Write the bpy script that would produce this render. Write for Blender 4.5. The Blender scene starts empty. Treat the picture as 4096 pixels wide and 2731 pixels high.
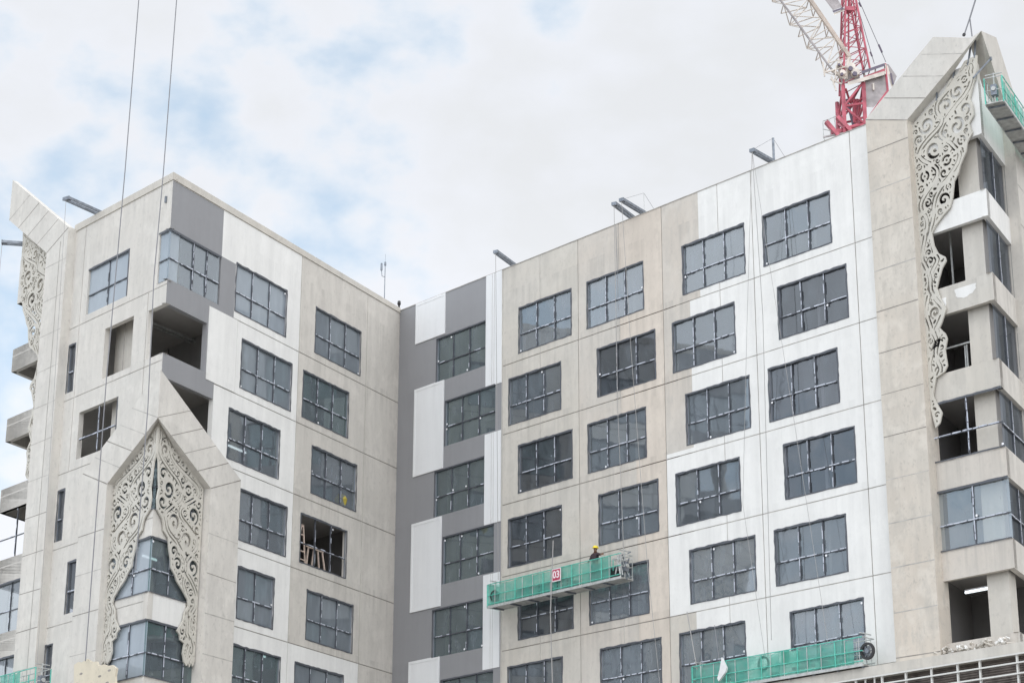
import bpy, bmesh, math, random
import numpy as np
from mathutils import Vector, Matrix

sc = bpy.context.scene
rad = math.radians
# ---------------------------------------------------------------- camera
FPX = 8340.18; PITCH = rad(18.8337); ROLL = rad(0.18557)
cp, sp = math.cos(PITCH), math.sin(PITCH); cr, sr = math.cos(ROLL), math.sin(ROLL)
cam_d = bpy.data.cameras.new('camera'); cam = bpy.data.objects.new('camera', cam_d); sc.collection.objects.link(cam)
cam_d.sensor_width = 36; cam_d.lens = FPX / 4096 * 36; cam_d.clip_start = 0.5; cam_d.clip_end = 5000
rt = Vector((cr, -sp * sr, cp * sr)); upv = Vector((-sr, -sp * cr, cp * cr)); fw = Vector((0, cp, sp))
cam.matrix_world = Matrix(((rt.x, upv.x, -fw.x, 0), (rt.y, upv.y, -fw.y, 0), (rt.z, upv.z, -fw.z, 0), (0, 0, 0, 1)))
sc.camera = cam
# ---------------------------------------------------------------- sky
SUN = Vector((-0.02, -0.75, 0.62)).normalized()
w = bpy.data.worlds.new('World'); sc.world = w; w.use_nodes = True
nt = w.node_tree; nt.nodes.clear(); N = nt.nodes.new; L = nt.links.new
out = N('ShaderNodeOutputWorld')
sky = N('ShaderNodeTexSky'); sky.sky_type = 'NISHITA'; sky.sun_disc = False
sky.sun_elevation = math.asin(SUN.z); sky.sun_rotation = math.atan2(SUN.x, SUN.y)
bg_sky = N('ShaderNodeBackground'); bg_sky.inputs[1].default_value = 0.15
L(sky.outputs[0], bg_sky.inputs[0])
tc = N('ShaderNodeTexCoord')
mp = N('ShaderNodeMapping'); mp.inputs['Scale'].default_value = (1.0, 1.0, 1.5); mp.inputs['Location'].default_value = (1.37, 0.4, 2.22)
L(tc.outputs['Generated'], mp.inputs[0])
n1 = N('ShaderNodeTexNoise'); n1.inputs['Scale'].default_value = 7.5; n1.inputs['Detail'].default_value = 5; n1.inputs['Roughness'].default_value = 0.5; n1.inputs['Distortion'].default_value = 0.25
n2 = N('ShaderNodeTexNoise'); n2.inputs['Scale'].default_value = 24; n2.inputs['Detail'].default_value = 6; n2.inputs['Roughness'].default_value = 0.5
L(mp.outputs[0], n1.inputs[0]); L(mp.outputs[0], n2.inputs[0])
add = N('ShaderNodeMath'); add.operation = 'MULTIPLY_ADD'; add.inputs[1].default_value = 0.62; L(n2.outputs[0], add.inputs[0]); L(n1.outputs[0], add.inputs[2])
sep = N('ShaderNodeSeparateXYZ'); L(tc.outputs['Generated'], sep.inputs[0])
# more cloud to the right of the view, thinner to the left
gx = N('ShaderNodeMapRange'); gx.inputs[1].default_value = -0.09; gx.inputs[2].default_value = 0.14; gx.inputs[3].default_value = -0.11; gx.inputs[4].default_value = 0.16
L(sep.outputs['X'], gx.inputs[0])
gz = N('ShaderNodeMapRange'); gz.inputs[1].default_value = 0.30; gz.inputs[2].default_value = 0.46; gz.inputs[3].default_value = 0.03; gz.inputs[4].default_value = 0.07
L(sep.outputs['Z'], gz.inputs[0])
a2 = N('ShaderNodeMath'); a2.operation = 'ADD'; L(add.outputs[0], a2.inputs[0]); L(gx.outputs[0], a2.inputs[1])
a3 = N('ShaderNodeMath'); a3.operation = 'ADD'; L(a2.outputs[0], a3.inputs[0]); L(gz.outputs[0], a3.inputs[1])
ramp = N('ShaderNodeValToRGB'); ramp.color_ramp.interpolation = 'EASE'
ramp.color_ramp.elements[0].position = 0.54; ramp.color_ramp.elements[0].color = (0.66, 0.66, 0.66, 1)
ramp.color_ramp.elements[1].position = 0.78; ramp.color_ramp.elements[1].color = (1, 1, 1, 1)
L(a3.outputs[0], ramp.inputs[0])
cr2 = N('ShaderNodeValToRGB')
cr2.color_ramp.elements[0].position = 0.56; cr2.color_ramp.elements[0].color = (0.72, 0.88, 1.02, 1)
cr2.color_ramp.elements[1].position = 1.0; cr2.color_ramp.elements[1].color = (0.825, 0.845, 0.875, 1)
e = cr2.color_ramp.elements.new(0.78); e.color = (0.87, 0.895, 0.95, 1)
L(a3.outputs[0], cr2.inputs[0])
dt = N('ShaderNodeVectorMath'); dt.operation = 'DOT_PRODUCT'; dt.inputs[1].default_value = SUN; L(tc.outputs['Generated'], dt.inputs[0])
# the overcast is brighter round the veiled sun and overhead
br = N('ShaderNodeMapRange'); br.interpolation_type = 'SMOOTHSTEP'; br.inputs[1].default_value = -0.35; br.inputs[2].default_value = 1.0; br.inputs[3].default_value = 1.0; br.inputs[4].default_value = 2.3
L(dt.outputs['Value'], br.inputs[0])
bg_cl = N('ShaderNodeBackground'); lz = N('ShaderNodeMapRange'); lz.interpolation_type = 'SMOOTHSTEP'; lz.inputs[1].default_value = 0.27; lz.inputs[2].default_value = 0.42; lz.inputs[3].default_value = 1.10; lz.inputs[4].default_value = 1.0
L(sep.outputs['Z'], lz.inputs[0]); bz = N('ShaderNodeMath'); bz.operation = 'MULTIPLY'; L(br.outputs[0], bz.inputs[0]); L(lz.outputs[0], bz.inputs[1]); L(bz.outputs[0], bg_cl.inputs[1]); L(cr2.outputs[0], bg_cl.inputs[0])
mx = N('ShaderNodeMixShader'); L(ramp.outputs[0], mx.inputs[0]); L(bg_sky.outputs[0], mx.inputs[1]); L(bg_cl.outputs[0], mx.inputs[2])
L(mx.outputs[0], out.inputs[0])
# ---------------------------------------------------------------- sun, exposure
sd = bpy.data.lights.new('sun', 'SUN'); sd.energy = 0.35; sd.angle = rad(22); sd.color = (1, 0.96, 0.9)
so = bpy.data.objects.new('sun', sd); sc.collection.objects.link(so)
so.rotation_euler = (-SUN).to_track_quat('-Z', 'Y').to_euler(); so.location = SUN * 60
sc.view_settings.view_transform = 'Standard'; sc.view_settings.look = 'None'; sc.view_settings.gamma = 1
sc.view_settings.exposure = -0.02
sc.cycles.max_bounces = 6; sc.cycles.transparent_max_bounces = 12

# ---------------------------------------------------------------- materials
MATS = {}
def new_mat(name):
    m = bpy.data.materials.new(name); m.use_nodes = True; MATS[name] = m
    return m, m.node_tree, m.node_tree.nodes['Principled BSDF']
def plain(name, col, rough=0.6, metal=0.0, var=0.0, scale=3.0):
    m, t, b = new_mat(name)
    b.inputs['Base Color'].default_value = (*col, 1); b.inputs['Roughness'].default_value = rough; b.inputs['Metallic'].default_value = metal
    if var:
        tcn = t.nodes.new('ShaderNodeTexCoord'); n = t.nodes.new('ShaderNodeTexNoise'); n.inputs['Scale'].default_value = scale; n.inputs['Detail'].default_value = 5
        t.links.new(tcn.outputs['Object'], n.inputs[0])
        r = t.nodes.new('ShaderNodeValToRGB'); r.color_ramp.elements[0].position = 0.3; r.color_ramp.elements[1].position = 0.7
        r.color_ramp.elements[0].color = (*[c * (1 - var) for c in col], 1); r.color_ramp.elements[1].color = (*[min(1, c * (1 + var)) for c in col], 1)
        t.links.new(n.outputs[0], r.inputs[0]); t.links.new(r.outputs[0], b.inputs['Base Color'])
    return m
def surface(name, col, streak=0.05, patch=0.05, spot=0.0, hue=(1, 1, 1), rough=0.85, pit=0.0, drip=0.0, crisp=0.0):
    """weathered wall finish: low-frequency patches, vertical rain streaks, small blotches"""
    m, t, b = new_mat(name); nd = t.nodes.new; lk = t.links.new
    b.inputs['Roughness'].default_value = rough
    tcn = nd('ShaderNodeTexCoord')
    def noise(sc3, detail, rough_=0.55):
        mpn = nd('ShaderNodeMapping'); mpn.inputs['Scale'].default_value = sc3; lk(tcn.outputs['Object'], mpn.inputs[0])
        n = nd('ShaderNodeTexNoise'); n.inputs['Scale'].default_value = 1; n.inputs['Detail'].default_value = detail; n.inputs['Roughness'].default_value = rough_
        lk(mpn.outputs[0], n.inputs[0]); return n
    cur = None
    def mixmul(fac_node, amt, tint, lo=0.35, hi=0.7):
        nonlocal cur
        mr = nd('ShaderNodeMapRange'); mr.inputs[1].default_value = lo; mr.inputs[2].default_value = hi; mr.inputs[3].default_value = 0; mr.inputs[4].default_value = amt
        lk(fac_node.outputs[0], mr.inputs[0])
        mixn = nd('ShaderNodeMix'); mixn.data_type = 'RGBA'; mixn.blend_type = 'MIX'
        lk(mr.outputs[0], mixn.inputs[0])
        if cur is None: mixn.inputs[6].default_value = (*col, 1)
        else: lk(cur, mixn.inputs[6])
        mixn.inputs[7].default_value = (*tint, 1); cur = mixn.outputs[2]
    dark = tuple(c * 0.62 for c in col); warm = (col[0] * hue[0], col[1] * hue[1], col[2] * hue[2])
    mixmul(noise((0.16, 0.16, 0.22), 3), patch * 6, warm)
    mixmul(noise((1.9, 1.9, 0.16), 5), streak * 5, dark)
    mixmul(noise((0.7, 0.7, 0.5), 6, 0.65), patch * 3, dark, 0.45, 0.75)
    if spot: mixmul(noise((5, 5, 4), 3, 0.7), spot * 5, dark, 0.56, 0.75)
    if pit: mixmul(noise((14, 14, 14), 2, 0.5), pit * 5, tuple(c * 0.35 for c in col), 0.68, 0.78)
    if drip:
        sx = nd('ShaderNodeSeparateXYZ'); lk(tcn.outputs['Object'], sx.inputs[0])
        f1 = nd('ShaderNodeMath'); f1.operation = 'MULTIPLY_ADD'; f1.inputs[1].default_value = 1 / 3.555; f1.inputs[2].default_value = -(14.87 + 1.6) / 3.555 + 20; lk(sx.outputs['Z'], f1.inputs[0])
        f2 = nd('ShaderNodeMath'); f2.operation = 'FRACT'; lk(f1.outputs[0], f2.inputs[0])
        f3 = nd('ShaderNodeMapRange'); f3.interpolation_type = 'SMOOTHSTEP'; f3.inputs[1].default_value = 0.35; f3.inputs[2].default_value = 0.99; lk(f2.outputs[0], f3.inputs[0])
        ns = noise((3.2, 3.2, 0.12), 3); f4 = nd('ShaderNodeMapRange'); f4.inputs[1].default_value = 0.48; f4.inputs[2].default_value = 0.72; lk(ns.outputs[0], f4.inputs[0])
        f5 = nd('ShaderNodeMath'); f5.operation = 'MULTIPLY'; lk(f3.outputs[0], f5.inputs[0]); lk(f4.outputs[0], f5.inputs[1])
        f6 = nd('ShaderNodeMath'); f6.operation = 'MULTIPLY'; f6.inputs[1].default_value = drip; lk(f5.outputs[0], f6.inputs[0])
        mixn = nd('ShaderNodeMix'); mixn.data_type = 'RGBA'; lk(f6.outputs[0], mixn.inputs[0]); lk(cur, mixn.inputs[6]); mixn.inputs[7].default_value = (*dark, 1); cur = mixn.outputs[2]
    if crisp:
        mixmul(noise((0.75, 0.75, 0.9), 5, 0.62), crisp * .55, tuple(min(1, c * 1.14) for c in col), 0.53, 0.64)
        mixmul(noise((1.2, 1.2, 0.5), 5, 0.65), crisp * .6, tuple(c * 0.80 for c in col), 0.56, 0.66)
        mixmul(noise((2.6, 2.6, 1.1), 5, 0.7), crisp * .8, tuple(c * 0.80 for c in col), 0.52, 0.66)
    lk(cur, b.inputs['Base Color'])
    bp = nd('ShaderNodeBump'); bp.inputs['Strength'].default_value = 0.25; bp.inputs['Distance'].default_value = 0.02
    lk(noise((2.5, 2.5, 2.5), 6).outputs[0], bp.inputs['Height']); lk(bp.outputs[0], b.inputs['Normal'])
    return m
surface('concrete', (0.585, 0.555, 0.505), 0.06, 0.06, 0.08, (1.05, 0.99, 0.90), pit=0.02, drip=0.5, crisp=0.5)
surface('concrete_warm', (0.59, 0.555, 0.505), 0.05, 0.07, 0.07, (1.02, 0.92, 0.84), pit=0.05, drip=0.55, crisp=0.55)
surface('concrete_cool', (0.62, 0.585, 0.535), 0.06, 0.07, 0.09, (0.97, 0.98, 0.98), pit=0.02, drip=0.55, crisp=0.6)
surface('concrete_frame', (0.645, 0.62, 0.575), 0.06, 0.06, 0.10, (1.04, 0.98, 0.94), pit=0.03, drip=0.25, crisp=0.6)
surface('concrete_stain', (0.615, 0.57, 0.505), 0.06, 0.08, 0.14, (1.03, 0.93, 0.85), pit=0.06, drip=0.1, crisp=0.9)
surface('concrete_peach', (0.645, 0.575, 0.50), 0.045, 0.08, 0.06, (0.97, 0.97, 0.97), pit=0.06, drip=0.5, crisp=0.6)
surface('precast', (0.66, 0.63, 0.585), 0.05, 0.09, 0.13, (1.0, 0.99, 0.97), pit=0.02, drip=0.2, crisp=0.8)
surface('white_paint', (0.80, 0.79, 0.765), 0.05, 0.05, 0.03, (0.94, 0.94, 0.93), drip=0.22, crisp=0.3)
surface('white_panel', (0.76, 0.765, 0.77), 0.03, 0.012, 0.0, (0.98, 0.98, 0.98), drip=0.1, crisp=0.12)
surface('grey_paint', (0.275, 0.275, 0.285), 0.02, 0.03, 0.0, (0.93, 0.94, 0.96), rough=0.6, drip=0.12, crisp=0.16)
surface('screen_white', (0.58, 0.555, 0.50), 0.03, 0.06, 0.05, (1.0, 0.97, 0.92), drip=0, crisp=0.5)
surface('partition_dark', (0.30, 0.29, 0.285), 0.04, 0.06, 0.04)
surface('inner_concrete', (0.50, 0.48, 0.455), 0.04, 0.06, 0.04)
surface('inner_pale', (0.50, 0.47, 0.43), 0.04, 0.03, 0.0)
plain('joint', (0.27, 0.25, 0.225), 0.9, var=0.3, scale=2)
plain('crack', (0.09, 0.075, 0.06), 0.9, var=0.5, scale=3)
plain('joint_light', (0.44, 0.42, 0.39), 0.9, var=0.25, scale=2)
plain('dark_gasket', (0.085, 0.092, 0.108), 0.5)
plain('film', (0.52, 0.55, 0.62), 0.35, var=0.15, scale=8)
plain('alu', (0.30, 0.32, 0.36), 0.4, 0.3)
plain('bead_white', (0.85, 0.85, 0.87), 0.4)
plain('galv', (0.20, 0.22, 0.25), 0.45, 0.5, var=0.3, scale=6)
plain('galv_pale', (0.46, 0.47, 0.46), 0.5, 0.2, var=0.2, scale=6)
plain('rope', (0.22, 0.22, 0.235), 0.7)
plain('rope_pale', (0.34, 0.33, 0.32), 0.7)
plain('crane_red', (0.45, 0.10, 0.135), 0.5, var=0.35, scale=1.5)
plain('crane_white', (0.62, 0.56, 0.50), 0.5, var=0.25, scale=1.2)
plain('crane_beige', (0.50, 0.42, 0.36), 0.5, var=0.25, scale=1.2)
plain('crane_dark', (0.12, 0.10, 0.14), 0.5)
plain('crane_grey', (0.34, 0.31, 0.31), 0.6, var=0.3, scale=1.5)
plain('green_frame', (0.10, 0.48, 0.38), 0.5, var=0.2, scale=5)
plain('deck_alu', (0.42, 0.42, 0.40), 0.5, 0.2, var=0.25, scale=4)
plain('black_rubber', (0.03, 0.03, 0.032), 0.6)
surface('plywood', (0.66, 0.60, 0.48), 0.05, 0.08, 0.10, (1.0, 0.92, 0.82), crisp=0.6)
plain('wood_pale', (0.62, 0.50, 0.42), 0.7, var=0.15, scale=6)
plain('sign_red', (0.42, 0.04, 0.09), 0.5)
plain('sign_white', (0.82, 0.72, 0.74), 0.5)
plain('helmet_yellow', (0.85, 0.66, 0.03), 0.3)
plain('skin', (0.26, 0.14, 0.09), 0.6)
plain('dark_cloth', (0.045, 0.028, 0.035), 0.9)
plain('trouser', (0.03, 0.04, 0.06), 0.9)
plain('yellow_bag', (0.42, 0.34, 0.05), 0.6, var=0.3, scale=6)
plain('white_cloth', (0.72, 0.72, 0.72), 0.8, var=0.08, scale=3)
plain('trellis_white', (0.64, 0.63, 0.60), 0.5)
plain('brown_louvre', (0.17, 0.145, 0.13), 0.8, var=0.4, scale=3)
plain('ground', (0.30, 0.29, 0.27), 0.9, var=0.3, scale=0.2)
m, t, b = new_mat('tube_light'); b.inputs['Emission Color'].default_value = (0.85, 0.95, 1, 1); b.inputs['Emission Strength'].default_value = 1.6
def glass(name, tint, refl, rcol, film=0.0):
    m, t, b = new_mat(name); t.nodes.remove(b); nd = t.nodes.new; lk = t.links.new
    o = t.nodes['Material Output']
    tr = nd('ShaderNodeBsdfTransparent'); tr.inputs[0].default_value = (*tint, 1)
    gl = nd('ShaderNodeBsdfGlossy'); gl.inputs['Color'].default_value = (*rcol, 1); gl.inputs['Roughness'].default_value = 0.03
    tcn = nd('ShaderNodeTexCoord'); n = nd('ShaderNodeTexNoise'); n.inputs['Scale'].default_value = 0.7; n.inputs['Detail'].default_value = 2
    lk(tcn.outputs['Object'], n.inputs[0]); bp = nd('ShaderNodeBump'); bp.inputs['Strength'].default_value = 0.06; bp.inputs['Distance'].default_value = 0.1
    lk(n.outputs[0], bp.inputs['Height']); lk(bp.outputs[0], gl.inputs['Normal'])
    oi = nd('ShaderNodeObjectInfo'); mr = nd('ShaderNodeMapRange'); mr.inputs[3].default_value = refl * 0.8; mr.inputs[4].default_value = refl * 1.2
    lk(oi.outputs['Random'], mr.inputs[0])
    mxn = nd('ShaderNodeMixShader'); lk(mr.outputs[0], mxn.inputs[0]); lk(tr.outputs[0], mxn.inputs[1]); lk(gl.outputs[0], mxn.inputs[2])
    last = mxn
    # dust, smears and vertical runs; film also paints in each pane's reflected brightness
    df = nd('ShaderNodeBsdfDiffuse'); df.inputs[0].default_value = (0.45, 0.51, 0.57, 1)
    mpn = nd('ShaderNodeMapping'); mpn.inputs['Scale'].default_value = (2.2, 2.2, 0.8); lk(tcn.outputs['Object'], mpn.inputs[0])
    cx = nd('ShaderNodeCombineXYZ'); rm = nd('ShaderNodeMath'); rm.operation = 'MULTIPLY'; rm.inputs[1].default_value = 60.0; lk(oi.outputs['Random'], rm.inputs[0])
    for q_ in range(3): lk(rm.outputs[0], cx.inputs[q_])
    lk(cx.outputs[0], mpn.inputs['Location'])
    n3 = nd('ShaderNodeTexNoise'); n3.inputs['Scale'].default_value = 1; n3.inputs['Detail'].default_value = 4; lk(mpn.outputs[0], n3.inputs[0])
    m3 = nd('ShaderNodeMapRange'); m3.inputs[1].default_value = 0.45; m3.inputs[2].default_value = 0.8; m3.inputs[3].default_value = film + 0.17; m3.inputs[4].default_value = film + 0.27
    lk(n3.outputs[0], m3.inputs[0])
    mps = nd('ShaderNodeMapping'); mps.inputs['Scale'].default_value = (7, 7, 1.1); lk(tcn.outputs['Object'], mps.inputs[0]); lk(cx.outputs[0], mps.inputs['Location'])
    ns = nd('ShaderNodeTexNoise'); ns.inputs['Scale'].default_value = 1; ns.inputs['Detail'].default_value = 3; lk(mps.outputs[0], ns.inputs[0])
    ms = nd('ShaderNodeMapRange'); ms.inputs[1].default_value = 0.70; ms.inputs[2].default_value = 0.76; ms.inputs[3].default_value = 0; ms.inputs[4].default_value = 0.45; lk(ns.outputs[0], ms.inputs[0])
    mm = nd('ShaderNodeMath'); mm.operation = 'MAXIMUM'; lk(m3.outputs[0], mm.inputs[0]); lk(ms.outputs[0], mm.inputs[1]); m3 = mm
    mx2 = nd('ShaderNodeMixShader'); lk(m3.outputs[0], mx2.inputs[0]); lk(last.outputs[0], mx2.inputs[1]); lk(df.outputs[0], mx2.inputs[2])
    lk(mx2.outputs[0], o.inputs[0])
glass('glass', (0.45, 0.48, 0.48), 0.20, (0.88, 0.95, 1.0))
glass('glass_clear', (0.5, 0.53, 0.53), 0.18, (0.9, 0.95, 1.0), 0.05)
glass('glass_green', (0.30, 0.40, 0.38), 0.16, (0.75, 0.95, 0.92), 0.0)
glass('glass_pale', (0.5, 0.53, 0.53), 0.25, (0.95, 0.98, 1.0), 0.45)
glass('glass_painted_sheen', (0.45, 0.48, 0.48), 0.22, (0.95, 0.98, 1.0), 0.36)  # extra diffuse layer paints in a bright reflection
glass('glass_mid', (0.45, 0.48, 0.48), 0.20, (0.9, 0.97, 1.0), 0.15)
glass('glass_seen', (0.85, 0.88, 0.88), 0.17, (0.9, 0.97, 1.0), 0.06)
glass('glass_dark', (0.45, 0.46, 0.50), 0.12, (0.85, 0.92, 1.0), -0.10)
glass('glass_light', (0.45, 0.48, 0.48), 0.24, (0.9, 0.96, 1.0), 0.08)
m, t, b = new_mat('green_net'); t.nodes.remove(b); nd = t.nodes.new; lk = t.links.new
df = nd('ShaderNodeBsdfDiffuse'); tl = nd('ShaderNodeBsdfTranslucent'); tr = nd('ShaderNodeBsdfTransparent'); tr.inputs[0].default_value = (0.55, 0.9, 0.8, 1)
tcn = nd('ShaderNodeTexCoord'); mpn = nd('ShaderNodeMapping'); mpn.inputs['Scale'].default_value = (1.3, 1.3, 2.2); n = nd('ShaderNodeTexNoise'); n.inputs['Scale'].default_value = 1; n.inputs['Detail'].default_value = 5
lk(tcn.outputs['Object'], mpn.inputs[0]); lk(mpn.outputs[0], n.inputs[0])
r = nd('ShaderNodeValToRGB'); r.color_ramp.elements[0].position = 0.35; r.color_ramp.elements[0].color = (0.13, 0.45, 0.37, 1); r.color_ramp.elements[1].position = 0.68; r.color_ramp.elements[1].color = (0.38, 0.70, 0.61, 1)
lk(n.outputs[0], r.inputs[0]); lk(r.outputs[0], df.inputs[0]); lk(r.outputs[0], tl.inputs[0])
a = nd('ShaderNodeMixShader'); a.inputs[0].default_value = 0.3; lk(df.outputs[0], a.inputs[1]); lk(tl.outputs[0], a.inputs[2])
mr = nd('ShaderNodeMapRange'); mr.inputs[1].default_value = 0.35; mr.inputs[2].default_value = 0.65; mr.inputs[3].default_value = 0.25; mr.inputs[4].default_value = 0.62; lk(n.outputs[0], mr.inputs[0])
c = nd('ShaderNodeMixShader'); lk(mr.outputs[0], c.inputs[0]); lk(a.outputs[0], c.inputs[1]); lk(tr.outputs[0], c.inputs[2]); lk(c.outputs[0], t.nodes['Material Output'].inputs[0])

# ---------------------------------------------------------------- frames of the building's faces
class Fr:
    """a vertical face: origin on plan, direction along it, outward normal"""
    def __init__(s, o, d, n): s.o, s.d, s.n = Vector(o), Vector(d), Vector(n)
    def P(f, s, z, off=0.0):
        p = f.o + f.d * s + f.n * off
        return Vector((p.x, p.y, z))
O2 = Vector((-5.9856716, 104.82925))
AC = rad(-48.468); AB = AC + math.pi / 2 + rad(200.8117)
dC = Vector((math.cos(AC), math.sin(AC))); dB = Vector((math.cos(AB), math.sin(AB)))
nC = Vector((-0.74858553, -0.66303824)); nB = Vector((0.88574791, -0.46416661))
KB = O2 + dB * 20.18; KD = O2 + dC * 37.52; KL = KB - dC * 13.9
FC = Fr(O2, dC, nC); FB = Fr(O2, dB, nB); FA = Fr(KB, -dC, nC); FD = Fr(KD, -dB, nB); FE = Fr(KL, -dB, -nB)
FKB = Fr(KB, -dB, nB); FKD = Fr(KD, -dC, nC); FKL = Fr(KL, dC, nC)
def SK(a, b, z):       # skew plan coordinates: a along the long wing, b backwards along the other
    p = O2 + dC * a - dB * b
    return Vector((p.x, p.y, z))
def ray(u, v):
    X = (u - 2048) / FPX; Z = -(v - 1365.5) / FPX
    return rt * X + upv * Z + fw
def at_y(u, v, y):
    r_ = ray(u, v); return r_ * (y / r_.y)
TOP = 37.45
J = [14.5, 18.07, 21.65, 25.2, 28.76, 32.32]

# ---------------------------------------------------------------- mesh helpers
class MB:
    def __init__(s): s.v = []; s.f = []; s.m = []; s.mn = []
    def mi(s, name):
        if name not in s.mn: s.mn.append(name)
        return s.mn.index(name)
    def face(s, pts, mat):
        i = len(s.v); s.v += [tuple(p) for p in pts]; s.f.append(tuple(range(i, i + len(pts)))); s.m.append(s.mi(mat))
    def hexa(s, p, mat):   # 8 points: bottom 4, top 4
        i = len(s.v); s.v += [tuple(q) for q in p]; k = s.mi(mat)
        for f in ((0, 3, 2, 1), (4, 5, 6, 7), (0, 1, 5, 4), (1, 2, 6, 5), (2, 3, 7, 6), (3, 0, 4, 7)):
            s.f.append(tuple(i + a for a in f)); s.m.append(k)
    def box(s, F, s0, s1, z0, z1, o0, o1, mat):
        s.hexa([F.P(s0, z0, o0), F.P(s1, z0, o0), F.P(s1, z0, o1), F.P(s0, z0, o1), F.P(s0, z1, o0), F.P(s1, z1, o0), F.P(s1, z1, o1), F.P(s0, z1, o1)], mat)
    def bar(s, p0, p1, w_, h_, mat, up=Vector((0, 0, 1))):
        p0, p1 = Vector(p0), Vector(p1); d = (p1 - p0).normalized(); sd_ = d.cross(up)
        if sd_.length < 1e-3: sd_ = d.cross(Vector((1, 0, 0)))
        sd_.normalize(); u_ = sd_.cross(d)
        a_, b_ = sd_ * w_ / 2, u_ * h_ / 2
        s.hexa([p0 - a_ - b_, p0 + a_ - b_, p1 + a_ - b_, p1 - a_ - b_, p0 - a_ + b_, p0 + a_ + b_, p1 + a_ + b_, p1 - a_ + b_], mat)
    def tube(s, p0, p1, r0, mat, r1=None, n=6):
        p0, p1 = Vector(p0), Vector(p1); r1 = r0 if r1 is None else r1; d = (p1 - p0).normalized()
        a_ = d.cross(Vector((0.3, 0.2, 1)) if abs(d.z) < 0.9 else Vector((1, 0, 0))).normalized(); b_ = d.cross(a_)
        i = len(s.v); k = s.mi(mat)
        for q in range(n):
            c_, s_ = math.cos(2 * math.pi * q / n), math.sin(2 * math.pi * q / n)
            s.v.append(tuple(p0 + (a_ * c_ + b_ * s_) * r0)); s.v.append(tuple(p1 + (a_ * c_ + b_ * s_) * r1))
        for q in range(n):
            j = (q + 1) % n; s.f.append((i + 2 * q, i + 2 * j, i + 2 * j + 1, i + 2 * q + 1)); s.m.append(k)
        s.f.append(tuple(i + 2 * q for q in range(n - 1, -1, -1))); s.f.append(tuple(i + 2 * q + 1 for q in range(n))); s.m += [k, k]
    def path(s, pts, r0, mat, n=5):
        for a_, b_ in zip(pts[:-1], pts[1:]): s.tube(a_, b_, r0, mat, n=n)
    def prism(s, front, back, mat, caps=True):
        n = len(front)
        if caps: s.face(front, mat); s.face(back[::-1], mat)
        for i in range(n):
            j = (i + 1) % n; s.face([front[i], front[j], back[j], back[i]], mat)
    def disc(s, c_, ax, r_, th, mat, n=18, inner=0.0):
        ax = Vector(ax).normalized(); a_ = ax.cross(Vector((0, 0, 1)));
        if a_.length < 0.1: a_ = ax.cross(Vector((1, 0, 0)))
        a_.normalize(); b_ = ax.cross(a_)
        P_ = lambda rr, q, o: Vector(c_) + (a_ * math.cos(2 * math.pi * q / n) + b_ * math.sin(2 * math.pi * q / n)) * rr + ax * o
        if inner:
            for q in range(n):
                s.hexa([P_(inner, q, -th / 2), P_(r_, q, -th / 2), P_(r_, q + 1, -th / 2), P_(inner, q + 1, -th / 2), P_(inner, q, th / 2), P_(r_, q, th / 2), P_(r_, q + 1, th / 2), P_(inner, q + 1, th / 2)], mat)
        else:
            s.prism([P_(r_, q, th / 2) for q in range(n)], [P_(r_, q, -th / 2) for q in range(n)], mat)
    def link(s, name, parent=None, smooth=False):
        off = Vector((0, 0, 0)); p = parent
        while p is not None: off += p.location; p = p.parent
        me = bpy.data.meshes.new(name)
        me.from_pydata([(x - off.x, y - off.y, z - off.z) for x, y, z in s.v], [], s.f)
        for mn in s.mn: me.materials.append(MATS[mn])
        me.polygons.foreach_set('material_index', s.m)
        if smooth: me.polygons.foreach_set('use_smooth', [True] * len(me.polygons))
        me.update()
        o = bpy.data.objects.new(name, me); sc.collection.objects.link(o)
        if parent: o.parent = parent
        return o
def thing(name, label, cat, loc=(0, 0, 0), group=None, kind=None):
    o = bpy.data.objects.new(name, None); o.empty_display_size = 0.5; o.location = loc; sc.collection.objects.link(o)
    o['label'] = label; o['category'] = cat
    if group: o['group'] = group
    return o
def tag(o, label, cat, group=None):
    o['label'] = label; o['category'] = cat
    if group: o['group'] = group
    return o
rnd = random.Random(7)

# ---------------------------------------------------------------- ground
g = MB(); g.face([(-1500, -900, -1.6), (1500, -900, -1.6), (1500, 2500, -1.6), (-1500, 2500, -1.6)], 'ground')
go = g.link('ground'); go['kind'] = 'structure'

# ---------------------------------------------------------------- the building
bl = thing('hotel_building', 'unfinished L shaped concrete tower block with white and grey painted panels and pointed lattice gables', 'building', (O2.x, O2.y, -1.6))

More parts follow.
